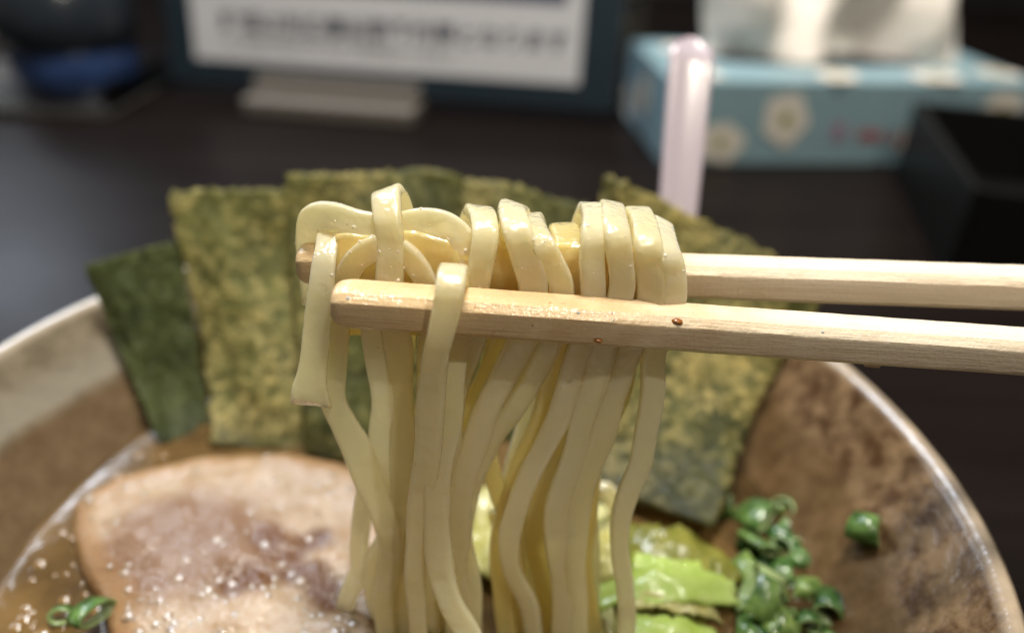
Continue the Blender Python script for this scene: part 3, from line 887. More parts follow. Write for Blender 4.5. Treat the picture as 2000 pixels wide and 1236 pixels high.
# ------------------------------------------------------------------ chashu pork
MZ = SOUP + 0.0055
outl = [(128, 1020), (142, 965), (200, 928), (290, 898), (380, 876), (480, 868), (590, 872), (680, 888), (752, 925), (790, 990), (800, 1080), (790, 1180), (760, 1290),
        (640, 1370), (480, 1390), (330, 1370), (240, 1310), (205, 1230), (190, 1160), (150, 1090)]
mo = [atZ(x, y, MZ) for x, y in outl]
mc = sum(mo, Vector()) / len(mo)
loop = [Vector(q) for q in cr([tuple(p) for p in mo + mo[:1]], 8)][:-1]
NL = len(loop); RINGS = 34
crev = [[atZ(x, y, MZ) for x, y in q] for q in (((452, 1138), (478, 1126), (505, 1124)), ((522, 1050), (545, 1075), (572, 1082)), ((566, 1112), (605, 1116), (632, 1140), (650, 1160)), ((590, 1060), (622, 1050)))]
lean = [atZ(x, y, MZ) for x, y in ((265, 1085), (300, 1050), (360, 1030), (430, 1040), (470, 1075), (400, 1100), (320, 1105))]


def dseg(p, pts):
    best = 9
    if isinstance(pts[0], list): return min(dseg(p, q) for q in pts)
    for a, b in zip(pts, pts[1:]):
        d = b - a; t = max(0, min(1, (p - a).dot(d) / d.dot(d)))
        best = min(best, (p - a - d * t).length)
    return best


vs, fs, tone = [], [], []
for j in range(RINGS + 1):
    f = j / RINGS
    for i in range(NL):
        p = mc.lerp(loop[i], f)
        edge = min(1.0, (1 - f) * (loop[i] - mc).length / 0.006)
        z = MZ - 0.0045 + 0.0045 * math.sqrt(max(0, 1 - (1 - edge) ** 2))
        dc = dseg(Vector((p.x, p.y, MZ)), crev)
        dl = dseg(Vector((p.x, p.y, MZ)), lean)
        z -= 0.0009 * math.exp(-(dc / 0.0045) ** 2)
        z += 0.0012 * math.exp(-(dl / 0.010) ** 2)
        z += 0.0012 * noise.noise(Vector((p.x * 70, p.y * 70, 1))) + 0.0006 * noise.noise(Vector((p.x * 190, p.y * 190, 2)))
        vs.append(Vector((p.x, p.y, z)))
        tone.append((math.exp(-(dl / 0.011) ** 2), 1.1 * math.exp(-(dc / 0.0040) ** 2), 0.9 * math.exp(-(((1 - f) * (loop[i] - mc).length) / 0.0075) ** 2)))
for j in range(RINGS):
    for i in range(NL):
        k = (i + 1) % NL
        fs.append((j * NL + i, j * NL + k, (j + 1) * NL + k, (j + 1) * NL + i))
base = len(vs)
for i in range(NL):
    vs.append(Vector((loop[i].x, loop[i].y, SOUP - 0.005))); tone.append((0, 0, 1))
for i in range(NL):
    k = (i + 1) % NL
    fs.append((RINGS * NL + i, RINGS * NL + k, base + k, base + i))
fs.append(tuple(base + i for i in range(NL)))
me = mesh(vs, fs)
at = me.attributes.new('tone', 'FLOAT_VECTOR', 'POINT')
for i, c in enumerate(tone): at.data[i].vector = c
pork = link('pork_slice', me, M['meat'])
tag(pork, 'thick wet slice of braised pork floating at the left of the bowl', 'meat')

# beads of fat and broth on the pork, too many to count
rnd = random.Random(3)
bm = bmesh.new()
nb = 0
while nb < 300:
    x, y = rnd.uniform(120, 760), rnd.uniform(880, 1300)
    p = atZ(x, y, MZ)
    # denser in the lower half and along the left edge
    dens = 0.25 + 0.75 * (y > 1130) + 0.5 * (x < 260) + 0.25 * (y > 1060)
    if rnd.random() > dens: continue
    inside = False
    for a, b in zip(loop, loop[1:] + loop[:1]):
        if (a.y > p.y) != (b.y > p.y) and p.x < (b.x - a.x) * (p.y - a.y) / (b.y - a.y) + a.x: inside = not inside
    if not inside: continue
    if dseg(p, loop + loop[:1]) < 0.0035: continue
    z = MZ + 0.0012 * noise.noise(Vector((p.x * 70, p.y * 70, 1))) + 0.0006 * noise.noise(Vector((p.x * 190, p.y * 190, 2)))
    z -= 0.0009 * math.exp(-(dseg(p, crev) / 0.0045) ** 2); z += 0.0012 * math.exp(-(dseg(p, lean) / 0.010) ** 2)
    r = 0.0003 + 0.0008 * rnd.random() ** 1.6
    g = bmesh.ops.create_icosphere(bm, subdivisions=2, radius=r)
    for v in g['verts']:
        v.co.z *= 0.16; v.co += Vector((p.x, p.y, z - 0.0001))
    nb += 1
me = frombm(bm, True)
tf = NT('clear_fat'); tf.set(Base_Color=(0.28, 0.19, 0.125), Roughness=0.04, Subsurface_Weight=0.5, Subsurface_Radius=(1, 0.6, 0.4), Subsurface_Scale=0.003, IOR=1.5)
beads = link('fat_beads', me, tf.m, parent=pork)
beads['kind'] = 'stuff'

# round drops of oil floating on the broth
rnd = random.Random(5)
bm = bmesh.new()
nb = 0
while nb < 80:
    x, y = (rnd.uniform(-60, 330), rnd.uniform(880, 1300)) if nb % 3 else (rnd.uniform(1380, 1700), rnd.uniform(960, 1280))
    p = atZ(x, y, SOUP)
    if math.hypot(p.x - BC.x, p.y - BC.y) > 0.0745: nb += 0.02; continue
    inside = False
    for a, b in zip(loop, loop[1:] + loop[:1]):
        if (a.y > p.y) != (b.y > p.y) and p.x < (b.x - a.x) * (p.y - a.y) / (b.y - a.y) + a.x: inside = not inside
    if inside: continue
    r = 0.0004 + 0.0016 * rnd.random() ** 2.5
    g = bmesh.ops.create_icosphere(bm, subdivisions=2, radius=r)
    for v in g['verts']:
        v.co.z *= 0.22; v.co += Vector((p.x, p.y, SOUP))
    nb = int(nb) + 1
me = frombm(bm, True)
to = NT('floating_oil'); to.set(Base_Color=(0.17, 0.10, 0.034), Roughness=0.05, IOR=1.47, Coat_Weight=0.5, Coat_Roughness=0.03)
oil = link('oil_drops', me, to.m)
tag(oil, 'small round oil drops floating on the amber broth', 'oil drops', kind='stuff')

# ------------------------------------------------------------------ cabbage pieces
def leaf(name, label, pts, wid, mat, group, th=0.0009, curl=0.3, seed=0, cat='cabbage'):
    """pts: (x, y, z above soup) centre line; a curved, ruffled strip of leaf"""
    c = [atZ(x, y, SOUP + z) for x, y, z in pts]
    sm = [Vector(q) for q in cr([tuple(p) for p in c], 8)]
    n = len(sm); K = 9
    top, fs = [], []
    for i, p in enumerate(sm):
        t = (sm[min(i + 1, n - 1)] - sm[max(i - 1, 0)]).normalized()
        s = t.cross(Vector((0, 0, 1))).normalized()
        nn = s.cross(t).normalized()
        ww = wid * 1.15 * (1 + 0.35 * noise.noise(Vector((i * 0.25, seed, 0))) + 0.15 * noise.noise(Vector((i * 0.9, seed, 4)))) * (0.9 + 0.1 * math.sin(math.pi * i / (n - 1)))
        for k in range(K):
            u = k / (K - 1) * 2 - 1
            h = curl * wid * (0.35 - abs(u + 0.3)) * 0.5 + 0.0010 * noise.noise(Vector((i * 0.22, u * 1.6, seed))) + 0.0004 * noise.noise(Vector((i * 0.7, u * 5, seed + 3)))
            rg = 0.0011 * noise.noise(Vector((i * 0.9, u * 1.2, seed + 11))) * abs(u) + (0.0016 * noise.noise(Vector((u * 2.5, i, seed + 17))) if i in (0, n - 1) else 0)
            top.append(p + s * (u * ww * 0.5 + rg) + nn * h + t * (rg if i in (0, n - 1) else 0))
    N = len(top)
    vs = top + [p + Vector((0, 0, -th)) for p in top]
    for i in range(n - 1):
        for k in range(K - 1):
            a = i * K + k
            fs.append((a, a + 1, a + K + 1, a + K)); fs.append((N + a, N + a + K, N + a + K + 1, N + a + 1))
    rim = list(range(K)) + [j * K + K - 1 for j in range(1, n)] + [(n - 1) * K + k for k in range(K - 2, -1, -1)] + [j * K for j in range(n - 2, 0, -1)]
    for a, b in zip(rim, rim[1:] + rim[:1]): fs.append((b, a, N + a, N + b))
    bm = bmesh.new(); bm.from_mesh(mesh(vs, fs))
    o = link(name, frombm(bm, True), mat)
    return tag(o, label, cat, group)


CG = 'boiled cabbage pieces right of the noodles'
leaf('cabbage_piece', 'bright lime green cabbage strip pointing right at the green onions', [(1150, 1150, 0.002), (1250, 1138, 0.005), (1340, 1135, 0.006), (1432, 1142, 0.003)], 0.0066, M['cab_lime'], CG, curl=0.35, seed=1)
leaf('cabbage_piece', 'bright green cabbage strip cut by the bottom edge of the picture', [(1190, 1250, 0.003), (1260, 1232, 0.005), (1330, 1232, 0.005), (1400, 1250, 0.002)], 0.0060, M['cab_lime'], CG, curl=0.35, seed=2)
leaf('cabbage_piece', 'dark olive cabbage leaf just under the tilted nori sheet', [(1200, 1062, 0.001), (1270, 1060, 0.004), (1350, 1075, 0.004), (1420, 1095, 0.000)], 0.0100, M['cab_olive'], CG, curl=0.25, seed=3)
leaf('cabbage_piece', 'olive cabbage strip between the two bright green ones', [(1180, 1195, -0.001), (1260, 1188, 0.002), (1330, 1188, 0.002), (1390, 1200, -0.001)], 0.0058, M['cab_olive'], CG, curl=0.3, seed=4)
leaf('cabbage_piece', 'pale yellow cabbage heart seen through the gap in mid bundle', [(895, 1000, 0.004), (935, 985, 0.007), (985, 985, 0.007), (1030, 1000, 0.004)], 0.0110, M['cab_yellow'], CG, curl=0.5, seed=5)
leaf('cabbage_piece', 'yellow cabbage piece low between the noodle strands', [(890, 1070, 0.003), (950, 1060, 0.006), (1040, 1075, 0.006), (1090, 1105, 0.003)], 0.0100, M['cab_yellow'], CG, curl=0.4, seed=6)
leaf('cabbage_piece', 'creamy yellow cabbage rib beside the free-hanging wavy noodle', [(1165, 985, 0.005), (1180, 1040, 0.007), (1180, 1090, 0.006), (1170, 1130, 0.003)], 0.0075, M['cab_yellow'], CG, curl=0.4, seed=7)
leaf('cabbage_piece', 'greenish cabbage scrap under the bundle at the bottom right', [(1150, 1225, 0.003), (1185, 1222, 0.005), (1215, 1240, 0.003)], 0.0075, M['cab_yellow'], CG, curl=0.4, seed=8)
for lab, P, wd, mt, sd in (
        ('narrow lime cabbage shred lying across the olive leaf', [(1235, 1092, 0.005), (1300, 1098, 0.006), (1372, 1108, 0.005)], 0.0028, 'cab_lime', 12),
        ('pale cabbage shred tucked below the lime strip', [(1225, 1172, 0.004), (1290, 1170, 0.005), (1350, 1180, 0.004), (1400, 1190, 0.002)], 0.0030, 'cab_yellow', 13),
        ('short olive cabbage shred leaning on the wavy noodle', [(1240, 1035, 0.003), (1290, 1040, 0.005), (1330, 1050, 0.004)], 0.0040, 'cab_olive', 14),
        ('dark olive cabbage scrap between lime strip and onion heap', [(1375, 1115, 0.002), (1410, 1108, 0.004), (1440, 1112, 0.002)], 0.0050, 'cab_olive', 15),
        ('lime cabbage shred deep in the bundle gap', [(985, 1125, 0.004), (1040, 1118, 0.006), (1085, 1135, 0.004)], 0.0050, 'cab_lime', 16)):
    leaf('cabbage_piece', lab, P, wd, M[mt], CG, curl=0.3, seed=sd)
# a bean-sprout-like noodle loop left in the soup beyond the bundle
nseed[0] += 1
ln = link('noodle', sweep([(atZ(1150, 975, SOUP + 0.012), XR, 0.9), (atZ(1172, 950, SOUP + 0.016), XR, 0.9), (atZ(1195, 972, SOUP + 0.012), XR, 0.9), (atZ(1203, 1010, SOUP + 0.006), XR, 0.9), (atZ(1206, 1050, SOUP - 0.001), XR, 0.9)], seed=77), M['noodle'])
tag(ln, 'blurred pale noodle end left in the bowl behind the wavy noodle', 'noodle')

# ------------------------------------------------------------------ chopped green onion
def ring_mesh(r, th, ln, squash, seed):
    n = 26
    vs, fs = [], []
    for (rr, z) in ((r, -ln / 2), (r * 1.02, 0), (r, ln / 2), (r - th, ln / 2), (r - th * 1.05, 0), (r - th, -ln / 2)):
        for i in range(n):
            a = 2 * math.pi * i / n
            k = 1 + 0.10 * noise.noise(Vector((math.cos(a), math.sin(a), seed)))
            vs.append(Vector((rr * k * math.cos(a), rr * k * squash * math.sin(a), z * (1 + 0.25 * math.cos(a + seed)))))
    for j in range(6):
        for i in range(n):
            k = (i + 1) % n; jj = (j + 1) % 6
            fs.append((j * n + i, j * n + k, jj * n + k, jj * n + i))
    bm = bmesh.new(); bm.from_mesh(mesh(vs, fs))
    me = frombm(bm, True)
    me.materials.append(M['negi']); me.materials.append(M['negi_in'])
    for p in me.polygons:
        c = p.center
        if math.hypot(c.x, c.y / squash) < r - th * 0.3: p.material_index = 1
    return me


def negi(label, x, y, z, r, ln, rot, squash, seed, on=None, group='chopped green onion rings'):
    me = ring_mesh(r, 0.00065, ln, squash, seed)
    o = bpy.data.objects.new('green_onion_ring', me); COL.objects.link(o)
    o.location = on if on is not None else atZ(x, y, SOUP + z)
    o.rotation_euler = rot
    return tag(o, label, 'green onion', group)


HEAP = 'chopped green onion ring in the heap against the bowl right wall'
def on_wall(x, y, lift):
    """where the ray through (x, y) meets the inside of the bowl, moved towards the viewer by lift"""
    r = ray(x, y).normalized(); t = 0.06
    while t < 0.4:
        p = ORI + r * t
        q = math.hypot(p.x - BC.x, p.y - BC.y)
        zz = None
        for (r0, z0), (r1, z1) in zip(prof[:10], prof[1:11]):
            if r0 <= q <= r1: zz = z0 + (z1 - z0) * (q - r0) / (r1 - r0); break
        if zz is not None and p.z <= zz: break
        t += 0.0003
    return ORI + r * (t - lift)


negi('bright green onion ring stuck alone high on the right bowl wall', 0, 0, 0, 0.0030, 0.0048, Vector((0.74, -0.60, 0.30)).to_track_quat('Z', 'Y').to_euler(), 0.95, 3.0, on=on_wall(1692, 1031, 0.003))
negi('large pale green onion piece lying flat in front of its heap', 1492, 1160, 0.004, 0.0052, 0.0062, (R(100), R(-25), R(60)), 0.55, 8.0)
negi('curved green onion ring standing on edge on the pork at lower left', 180, 1195, 0.006, 0.0040, 0.0030, (R(80), R(20), R(70)), 0.5, 5.0)
negi('tiny green onion scrap in the soup left of the pork', 120, 1200, 0.0015, 0.0022, 0.0024, (R(60), R(10), R(20)), 0.7, 6.0)
negi('yellow-green onion ring at the lower right corner of its heap', 1622, 1185, 0.003, 0.0029, 0.0052, (R(80), R(25), R(-35)), 0.8, 9.0)
negi('broad dark green onion piece at the far side of its heap', 1478, 1003, 0.002, 0.0040, 0.0062, (R(65), R(-20), R(40)), 0.42, 10.0)
negi('grass green onion piece slanting down in mid heap', 1482, 1062, 0.003, 0.0034, 0.0065, (R(70), R(35), R(20)), 0.38, 11.0)
rnd = random.Random(11)
for i in range(64):
    x, y = rnd.uniform(1398, 1665), rnd.uniform(985, 1275)
    if y > 1085 and x < 1440: x += 60
    flat = i % 3 == 0
    negi(HEAP, x, y, rnd.uniform(-0.0018, 0.0012), rnd.uniform(0.0019, 0.0031), rnd.uniform(0.0016, 0.0060),
         (rnd.uniform(0.3, 2.3), rnd.uniform(-0.9, 0.9), rnd.uniform(0, 6.2)), rnd.uniform(0.30, 0.45) if flat else rnd.uniform(0.6, 0.95), 20 + i)

# ------------------------------------------------------------------ soup spoon leaning on the far rim
def spoon():
    top = atY(1352, 72, 0.205); low = atY(1320, 430, 0.178)
    d = (low - top).normalized()
    L = (low - top).length
    k0 = (low.z - 0.050) / -d.z
    end = low + d * k0
    bowlc = Vector((end.x - 0.010, end.y - 0.012, SOUP - 0.004))
    t = thing('soup_spoon', 'pink-white plastic soup spoon standing in the bowl behind the nori', 'spoon', (bowlc.x, bowlc.y, bowlc.z))
    # handle: a shallow channel with a rounded, slightly hooked end
    side = d.cross(Vector((0, -1, 0))).normalized()
    nn = side.cross(d).normalized()
    if nn.y > 0: nn = -nn
    vs, fs = [], []
    NJ = 60; K = 20
    tot = L + k0 - 0.002
    for j in range(NJ + 1):
        s = tot * j / NJ
        wd = 0.0118 - 0.0022 * min(1, s / L)
        rr = wd * 0.5
        if s < rr: wd *= math.sqrt(max(0.02, 1 - ((rr - s) / rr) ** 2))
        bend = 0.0022 * math.exp(-(s / 0.0035) ** 2)
        for k in range(K):
            a = 2 * math.pi * k / K
            x = math.cos(a); y = math.sin(a)
            x = math.copysign(abs(x) ** 0.6, x); y = math.copysign(abs(y) ** 0.8, y)
            dish = 0.0012 * (x * x)
            pull = max(0.0, s - L) / max(1e-5, tot - L)
            vs.append(top + d * s + Vector((-0.007 * pull, -0.003 * pull, 0)) + side * (x * wd * 0.5) + nn * (y * 0.0016 + dish - bend))
    for j in range(NJ):
        for k in range(K):
            z = (k + 1) % K
            fs.append((j * K + k, j * K + z, (j + 1) * K + z, (j + 1) * K + k))
    fs.append(tuple(range(K))[::-1]); fs.append(tuple(NJ * K + k for k in range(K)))
    bm = bmesh.new(); bm.from_mesh(mesh(vs, fs))
    link('handle', frombm(bm, True), M['spoon'], parent=t)
    # bowl of the spoon (hidden in the soup behind the nori)
    vs, fs = [], []
    na, nr = 28, 8
    for lay in (0, 1):
        for j in range(nr + 1):
            f = j / nr
            for i in range(na):
                a = 2 * math.pi * i / na
                q = bowlc + side * (math.cos(a) * 0.011 * f) + Vector((0, -math.sin(a) * 0.014 * f, 0)) + Vector((0, 0, (f * f) * 0.004 - 0.003 - lay * 0.0012))
                vs.append(q)
    M1 = (nr + 1) * na
    for lay in (0, 1):
        for j in range(nr):
            for i in range(na):
                k = (i + 1) % na; o = lay * M1
                fs.append((o + j * na + i, o + j * na + k, o + (j + 1) * na + k, o + (j + 1) * na + i))
    for i in range(na):
        k = (i + 1) % na; fs.append((nr * na + i, nr * na + k, M1 + nr * na + k, M1 + nr * na + i))
    bm = bmesh.new(); bm.from_mesh(mesh(vs, fs)); bmesh.ops.remove_doubles(bm, verts=bm.verts[:], dist=1e-6)
    link('spoon_bowl', frombm(bm, True), M['spoon'], parent=t)


spoon()

# ------------------------------------------------------------------ tissue box
def tissue_box():
    o = atZ(1290, 324, 0.0)
    Wd, Dp, Ht = 0.235, 0.112, 0.053
    yaw = R(6.0)
    u = Vector((math.cos(yaw), math.sin(yaw), 0)); v = Vector((-math.sin(yaw), math.cos(yaw), 0)); k = Vector((0, 0, 1))
    c = o + u * (Wd / 2) + v * (Dp / 2)
    t = thing('tissue_box', 'pale blue tissue box printed with cream flowers', 'tissue box', c)
    link('carton', boxmesh(c + k * 0.0003, Wd, Dp, Ht, yaw, 0.0012), M['carton'], parent=t)

    def flower(face, a, b, r, seed, eye=True):
        n = 40
        def pt(x, y, lift):
            if face == 'front': return o + u * (a + x) + k * (b + y) - v * lift
            if face == 'top': return o + u * (a + x) + v * (b + y) + k * (Ht + 0.0003 + lift)
            return o + v * (a + x) + k * (b + y) - u * lift
        for rad, lift, m, nm in ((r, 0.0005, 'petal', 'printed_flower'), (r * 0.27, 0.0009, 'petal_eye', 'flower_centre')):
            if nm == 'flower_centre' and not eye: continue
            ring = []
            for i in range(n):
                th = 2 * math.pi * i / n
                rr = rad * (1 + (0.08 * math.sin(5 * th + seed) + 0.10 * math.sin(2 * th + seed * 2) if nm == 'printed_flower' else 0))
                ring.append(pt(rr * math.cos(th), rr * math.sin(th), lift))
            me = mesh(ring + [p for p in [pt(0, 0, lift)]], [(i, (i + 1) % n, n) for i in range(n)], False)
            bm = bmesh.new(); bm.from_mesh(me)
            q = link(nm, frombm(bm), M[m], parent=t if nm == 'printed_flower' else fl)
            if nm == 'printed_flower': fl = q

    for f in (('front', 0.036, 0.015, 0.0135, 1), ('front', 0.075, 0.030, 0.0150, 2), ('front', 0.165, 0.020, 0.0135, 3), ('front', 0.215, 0.036, 0.013, 4),
              ('top', 0.022, 0.016, 0.013, 5), ('top', 0.108, 0.013, 0.014, 6), ('top', 0.172, 0.012, 0.015, 7), ('top', 0.220, 0.022, 0.013, 8),
              ('top', 0.028, 0.085, 0.013, 9), ('top', 0.200, 0.090, 0.013, 10), ('side', 0.060, 0.028, 0.014, 11), ('side', 0.098, 0.014, 0.012, 12)):
        flower(*f)
    # slot in the top
    ell = []
    n = 48
    for i in range(n):
        th = 2 * math.pi * i / n
        ell.append(o + u * (Wd * 0.53 + 0.085 * math.cos(th)) + v * (Dp * 0.5 + 0.019 * math.sin(th)) + k * (Ht + 0.0014))
    bm = bmesh.new(); bm.from_mesh(mesh(ell, [tuple(range(n))], False))
    link('opening', frombm(bm), M['slot'], parent=t)
    # blurred mauve and red print on the front
    for txt, a, b, sz, m in (('8', 0.107, 0.017, 0.016, 'pink'), ('mo', 0.124, 0.017, 0.013, 'red'), ('n', 0.147, 0.015, 0.012, 'red')):
        cu = bpy.data.curves.new('print', 'FONT'); cu.body = txt; cu.size = sz; cu.extrude = 0.00005
        cu.offset = 0.0004
        ob = bpy.data.objects.new('tmp', cu); COL.objects.link(ob)
        bpy.context.view_layer.update()
        me = bpy.data.meshes.new_from_object(ob.evaluated_get(bpy.context.evaluated_depsgraph_get()))
        bpy.data.objects.remove(ob)
        mw = Matrix((u, k, -v)).transposed().to_4x4(); mw.translation = o + u * a + k * b - v * 0.0006
        me.transform(mw); me.materials.clear()
        link('printed_lettering', me, M[m], parent=t)
    # the tissue standing out of the slot
    cz = o + u * (Wd * 0.53) + v * (Dp * 0.5) + k * (Ht - 0.004)
    vs, fs = [], []
    NX, NY = 70, 30
    for j in range(NY + 1):
        h = j / NY
        for i in range(NX + 1):
            x = i / NX * 2 - 1
            fold = 0.020 * math.sin(x * 5.0 + 2.6 * h + 0.4) + 0.013 * math.sin(x * 9.0 - 3.4 * h) * (0.4 + 0.6 * h) + 0.020 * h
            nz = 0.003 * noise.noise(Vector((x * 3, h * 2, 2))) + 0.0008 * noise.noise(Vector((x * 9, h * 8, 5)))
            wx = 0.082 + 0.012 * h
            vs.append(cz + u * (x * wx + 0.004 * noise.noise(Vector((x * 2, h * 3, 9)))) + v * (fold + nz) + k * (h * (0.085 + 0.03 * noise.noise(Vector((x * 1.5, 0, 4))))))
    W = NX + 1
    for j in range(NY):
        for i in range(NX):
            a = j * W + i; fs.append((a, a + 1, a + W + 1, a + W))
    off = len(vs)
    vs2 = [p + v * 0.0004 for p in vs]
    rim = list(range(W)) + [j * W + NX for j in range(1, NY + 1)] + [NY * W + i for i in range(NX - 1, -1, -1)] + [j * W for j in range(NY - 1, 0, -1)]
    fs += [tuple(q + off for q in f[::-1]) for f in fs[:NX * NY]]
    fs += [(b, a, off + a, off + b) for a, b in zip(rim, rim[1:] + rim[:1])]
    ti = link('tissue', mesh(vs + vs2, fs), M['tissue'])
    tag(ti, 'folded white tissue pulled halfway out of the pale blue box', 'tissue')


tissue_box()

# ------------------------------------------------------------------ black open box at the right
def open_box():
    h = 0.046
    A = atZ(1905, 368, h); B = atZ(1786, 197, h)
    d = (B - A); d.z = 0
    ln = min(d.length, 0.16)
    v = d.normalized(); u = Vector((v.y, -v.x, 0)); k = Vector((0, 0, 1))
    yaw = math.atan2(u.y, u.x)
    Wd = 0.11
    o = Vector((A.x, A.y, 0))
    t = thing('open_box', 'black open-topped box beside the tissue box', 'box', o + u * Wd / 2 + v * ln / 2)
    c = o + u * Wd / 2 + v * ln / 2
    th = 0.0035
    def bx(name, cc, sx, sy, z0, sz):
        link(name, boxmesh(Vector((cc.x, cc.y, z0)), sx, sy, sz, yaw, 0.0009), M['black'], parent=t)
    bx('base', c, Wd - 2 * th - 0.0004, ln - 2 * th - 0.0004, 0.0003, 0.004)
    bx('side_wall', c - u * (Wd / 2 - th / 2), th, ln, 0.0003, h)
    bx('side_wall', c + u * (Wd / 2 - th / 2), th, ln, 0.0003, h)
    bx('end_wall', c - v * (ln / 2 - th / 2), Wd - 2 * th - 0.0004, th, 0.0003, h - 0.0004)
    bx('end_wall', c + v * (ln / 2 - th / 2), Wd - 2 * th - 0.0004, th, 0.0003, h - 0.0004)


open_box()

# ------------------------------------------------------------------ sign on a stand
def sign():
    fl = atZ(474, 226, 0.0); fr = atZ(806, 252, 0.0)
    u = (fr - fl); u.z = 0; u.normalize()
    v = Vector((-u.y, u.x, 0)); k = Vector((0, 0, 1)); yaw = math.atan2(u.y, u.x)
    Wf = (fr - fl).length; Df = 0.045
    c = (fl + fr) / 2 + v * Df / 2
    t = thing('sign_stand', 'white notice in a dark frame on a taupe foot at the back', 'sign', (c.x, c.y, 0))
    link('foot', boxmesh(Vector((c.x, c.y, 0.0003)), Wf, Df, 0.012, yaw, 0.002), M['foot'], parent=t)
    link('foot_ridge', boxmesh(Vector((c.x, c.y, 0.0123)) + v * 0.008, Wf * 0.985, 0.022, 0.010, yaw, 0.002), M['foot'], parent=t)
    Y = c + v * 0.008
    # panel leans back a little: its face is spanned by u and n_up
    lean = R(8)
    up = (k * math.cos(lean) + v * math.sin(lean)).normalized(); nrm = u.cross(up)        # nrm points away from viewer or to him
    if nrm.dot(ORI - Y) < 0: nrm = -nrm
    org = Y + k * 0.0225

    def hit(x, y, off=0.0):
        r = ray(x, y); q = org + nrm * off
        s = (q - ORI).dot(nrm) / r.dot(nrm)
        p = ORI + r * s
        return (p - org).dot(u), (p - org).dot(up)

    a0, b0 = hit(383, 116); a1, b1 = hit(1130, 166)
    bt = (b0 + b1) / 2
    top = bt + 0.14

    def slab(name, xa, xb, ya, yb, off, th, mat, parent):
        P = []
        for (x, y) in ((xa, ya), (xb, ya), (xb, yb), (xa, yb)):
            P.append(org + u * x + up * y + nrm * off)
        Q = [p - nrm * th for p in P]
        bm = bmesh.new()
        vv = [bm.verts.new(p) for p in P + Q]
        for f in ((0, 1, 2, 3), (7, 6, 5, 4), (0, 4, 5, 1), (1, 5, 6, 2), (2, 6, 7, 3), (3, 7, 4, 0)): bm.faces.new([vv[i] for i in f])
        bmesh.ops.bevel(bm, geom=bm.edges[:], offset=min(th * 0.3, 0.0006), segments=1, affect='EDGES')
        return link(name, frombm(bm), mat, parent=parent)

    slab('frame', a0 - 0.020, a1 + 0.026, bt - 0.016, top + 0.01, 0.0, 0.004, M['teal'], t)
    slab('clear_holder', a0 - 0.034, a0 - 0.0205, bt - 0.008, top, 0.001, 0.003, M['clear'], t)
    slab('clear_holder', a1 + 0.0265, a1 + 0.040, bt - 0.012, top, 0.001, 0.003, M['clear'], t)
    pp = slab('notice_paper', a0, a1, bt, top, 0.0008, 0.0006, M['paper'], t)
    pc, pd = hit(880, -40), hit(1108, 10)
    slab('printed_picture', a0 + 0.03, pd[0], pd[1], top - 0.01, 0.0012, 0.0003, M['navy'], pp)
    for txt, x, y, x1, m, sz in (('詳細は別途事前御予約要となります', 430, 34, 1112, 'ink', None), ('※ご利用の際は係の者まで御声掛けください', 440, 76, 890, 'ink_pale', None)):
        s0 = hit(x, y); s1 = hit(x1, y)
        cu = bpy.data.curves.new('print', 'FONT'); cu.body = txt; cu.size = 0.012; cu.extrude = 0.00004; cu.offset = 0.00022
        ob = bpy.data.objects.new('tmp', cu); COL.objects.link(ob)
        bpy.context.view_layer.update()
        me = bpy.data.meshes.new_from_object(ob.evaluated_get(bpy.context.evaluated_depsgraph_get()))
        bpy.data.objects.remove(ob)
        xs = [q.co.x for q in me.vertices]
        sc = (s1[0] - s0[0]) / (max(xs) - min(xs))
        ys = [q.co.y for q in me.vertices]
        hgt = (max(ys) - min(ys)) * sc
        mw = Matrix((u, up, nrm)).transposed().to_4x4() @ Matrix.Scale(sc, 4)
        mw.translation = org + u * s0[0] + up * (s0[1] - hgt * 0.5) + nrm * 0.0011
        me.transform(mw); me.materials.clear()
        link('printed_lettering', me, M[m], parent=pp)


sign()

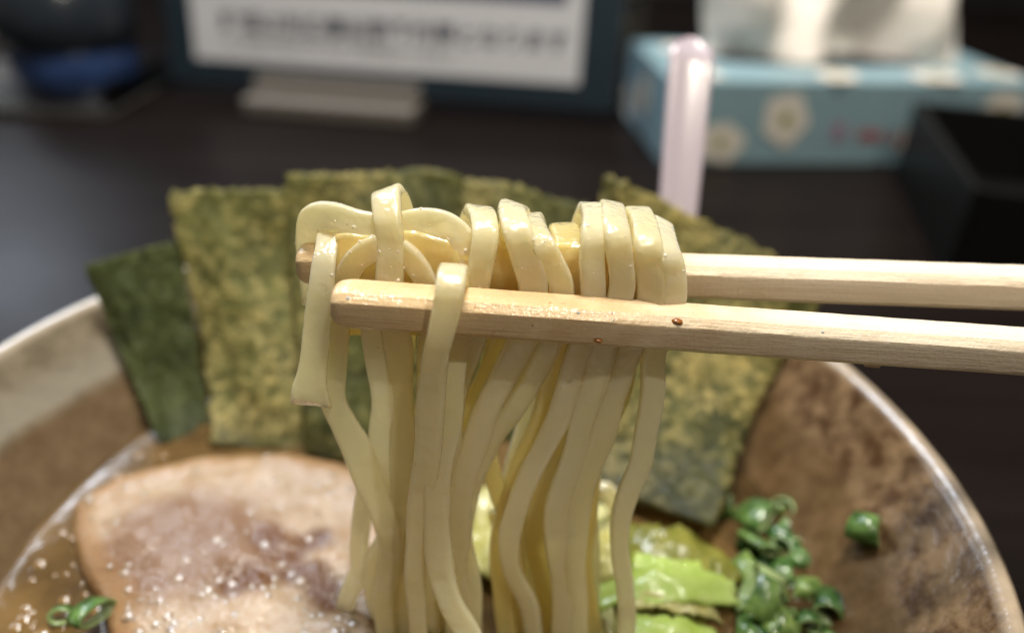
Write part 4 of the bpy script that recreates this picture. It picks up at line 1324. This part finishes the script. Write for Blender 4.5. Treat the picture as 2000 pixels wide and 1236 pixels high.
# ------------------------------------------------------------------ dark jar on a clear tray, cream card behind it
def left_things():
    a = atZ(5, 222, 0.0); b = atZ(212, 232, 0.0)
    u = (b - a); u.z = 0; ln = 0.19; u.normalize(); v = Vector((-u.y, u.x, 0)); yaw = math.atan2(u.y, u.x)
    k = Vector((0, 0, 1))
    c = b - u * ln / 2 + v * 0.065
    t = thing('acrylic_tray', 'clear plastic tray holding the dark jar at the far left', 'tray', (c.x, c.y, 0))
    link('tray_base', boxmesh(Vector((c.x, c.y, 0.0003)), ln, 0.13, 0.003, yaw, 0.001), M['smoky'], parent=t)
    for nm, cc, sx, sy in (('tray_side', c + u * (ln / 2 - 0.0015), 0.003, 0.124), ('tray_side', c - u * (ln / 2 - 0.0015), 0.003, 0.124), ('tray_front', c - v * 0.0635, ln, 0.003), ('tray_back', c + v * 0.0635, ln, 0.003)):
        link(nm, boxmesh(Vector((cc.x, cc.y, 0.0035)), sx, sy, 0.018, yaw, 0.0008), M['clear'], parent=t)
    jc = atZ(112, 205, 0.0036) + v * 0.035
    t2 = thing('lidded_jar', 'dark lidded condiment jar with a navy blue lower half', 'jar', jc)
    pr = [(0, 0), (0.036, 0), (0.040, 0.003), (0.043, 0.018), (0.043, 0.034), (0.042, 0.036), (0.0, 0.036)]
    link('jar_body', lathe(pr, jc, None, 48), M['blue'], parent=t2)
    pr = [(0.0, 0.0363), (0.0435, 0.0363), (0.046, 0.040), (0.047, 0.056), (0.0445, 0.070), (0.037, 0.085), (0.022, 0.096), (0.0, 0.1002)]
    lid = link('lid', lathe(pr, jc, None, 48), M['jar'], parent=t2)
    pr = [(0, 0.1004), (0.006, 0.1004), (0.007, 0.105), (0.010, 0.109), (0.008, 0.113), (0, 0.114)]
    link('lid_knob', lathe(pr, jc, None, 32), M['jar'], parent=lid)
    # cream menu card standing further back
    p = atY(20, 60, 0.86)
    n = link('menu_card', boxmesh(Vector((p.x - 0.12, 0.86, 0.0003)), 0.30, 0.004, p.z + 0.05, R(4), 0.001), M['cream'])
    tag(n, 'cream card standing upright behind the dark jar, upper left corner', 'card')


left_things()
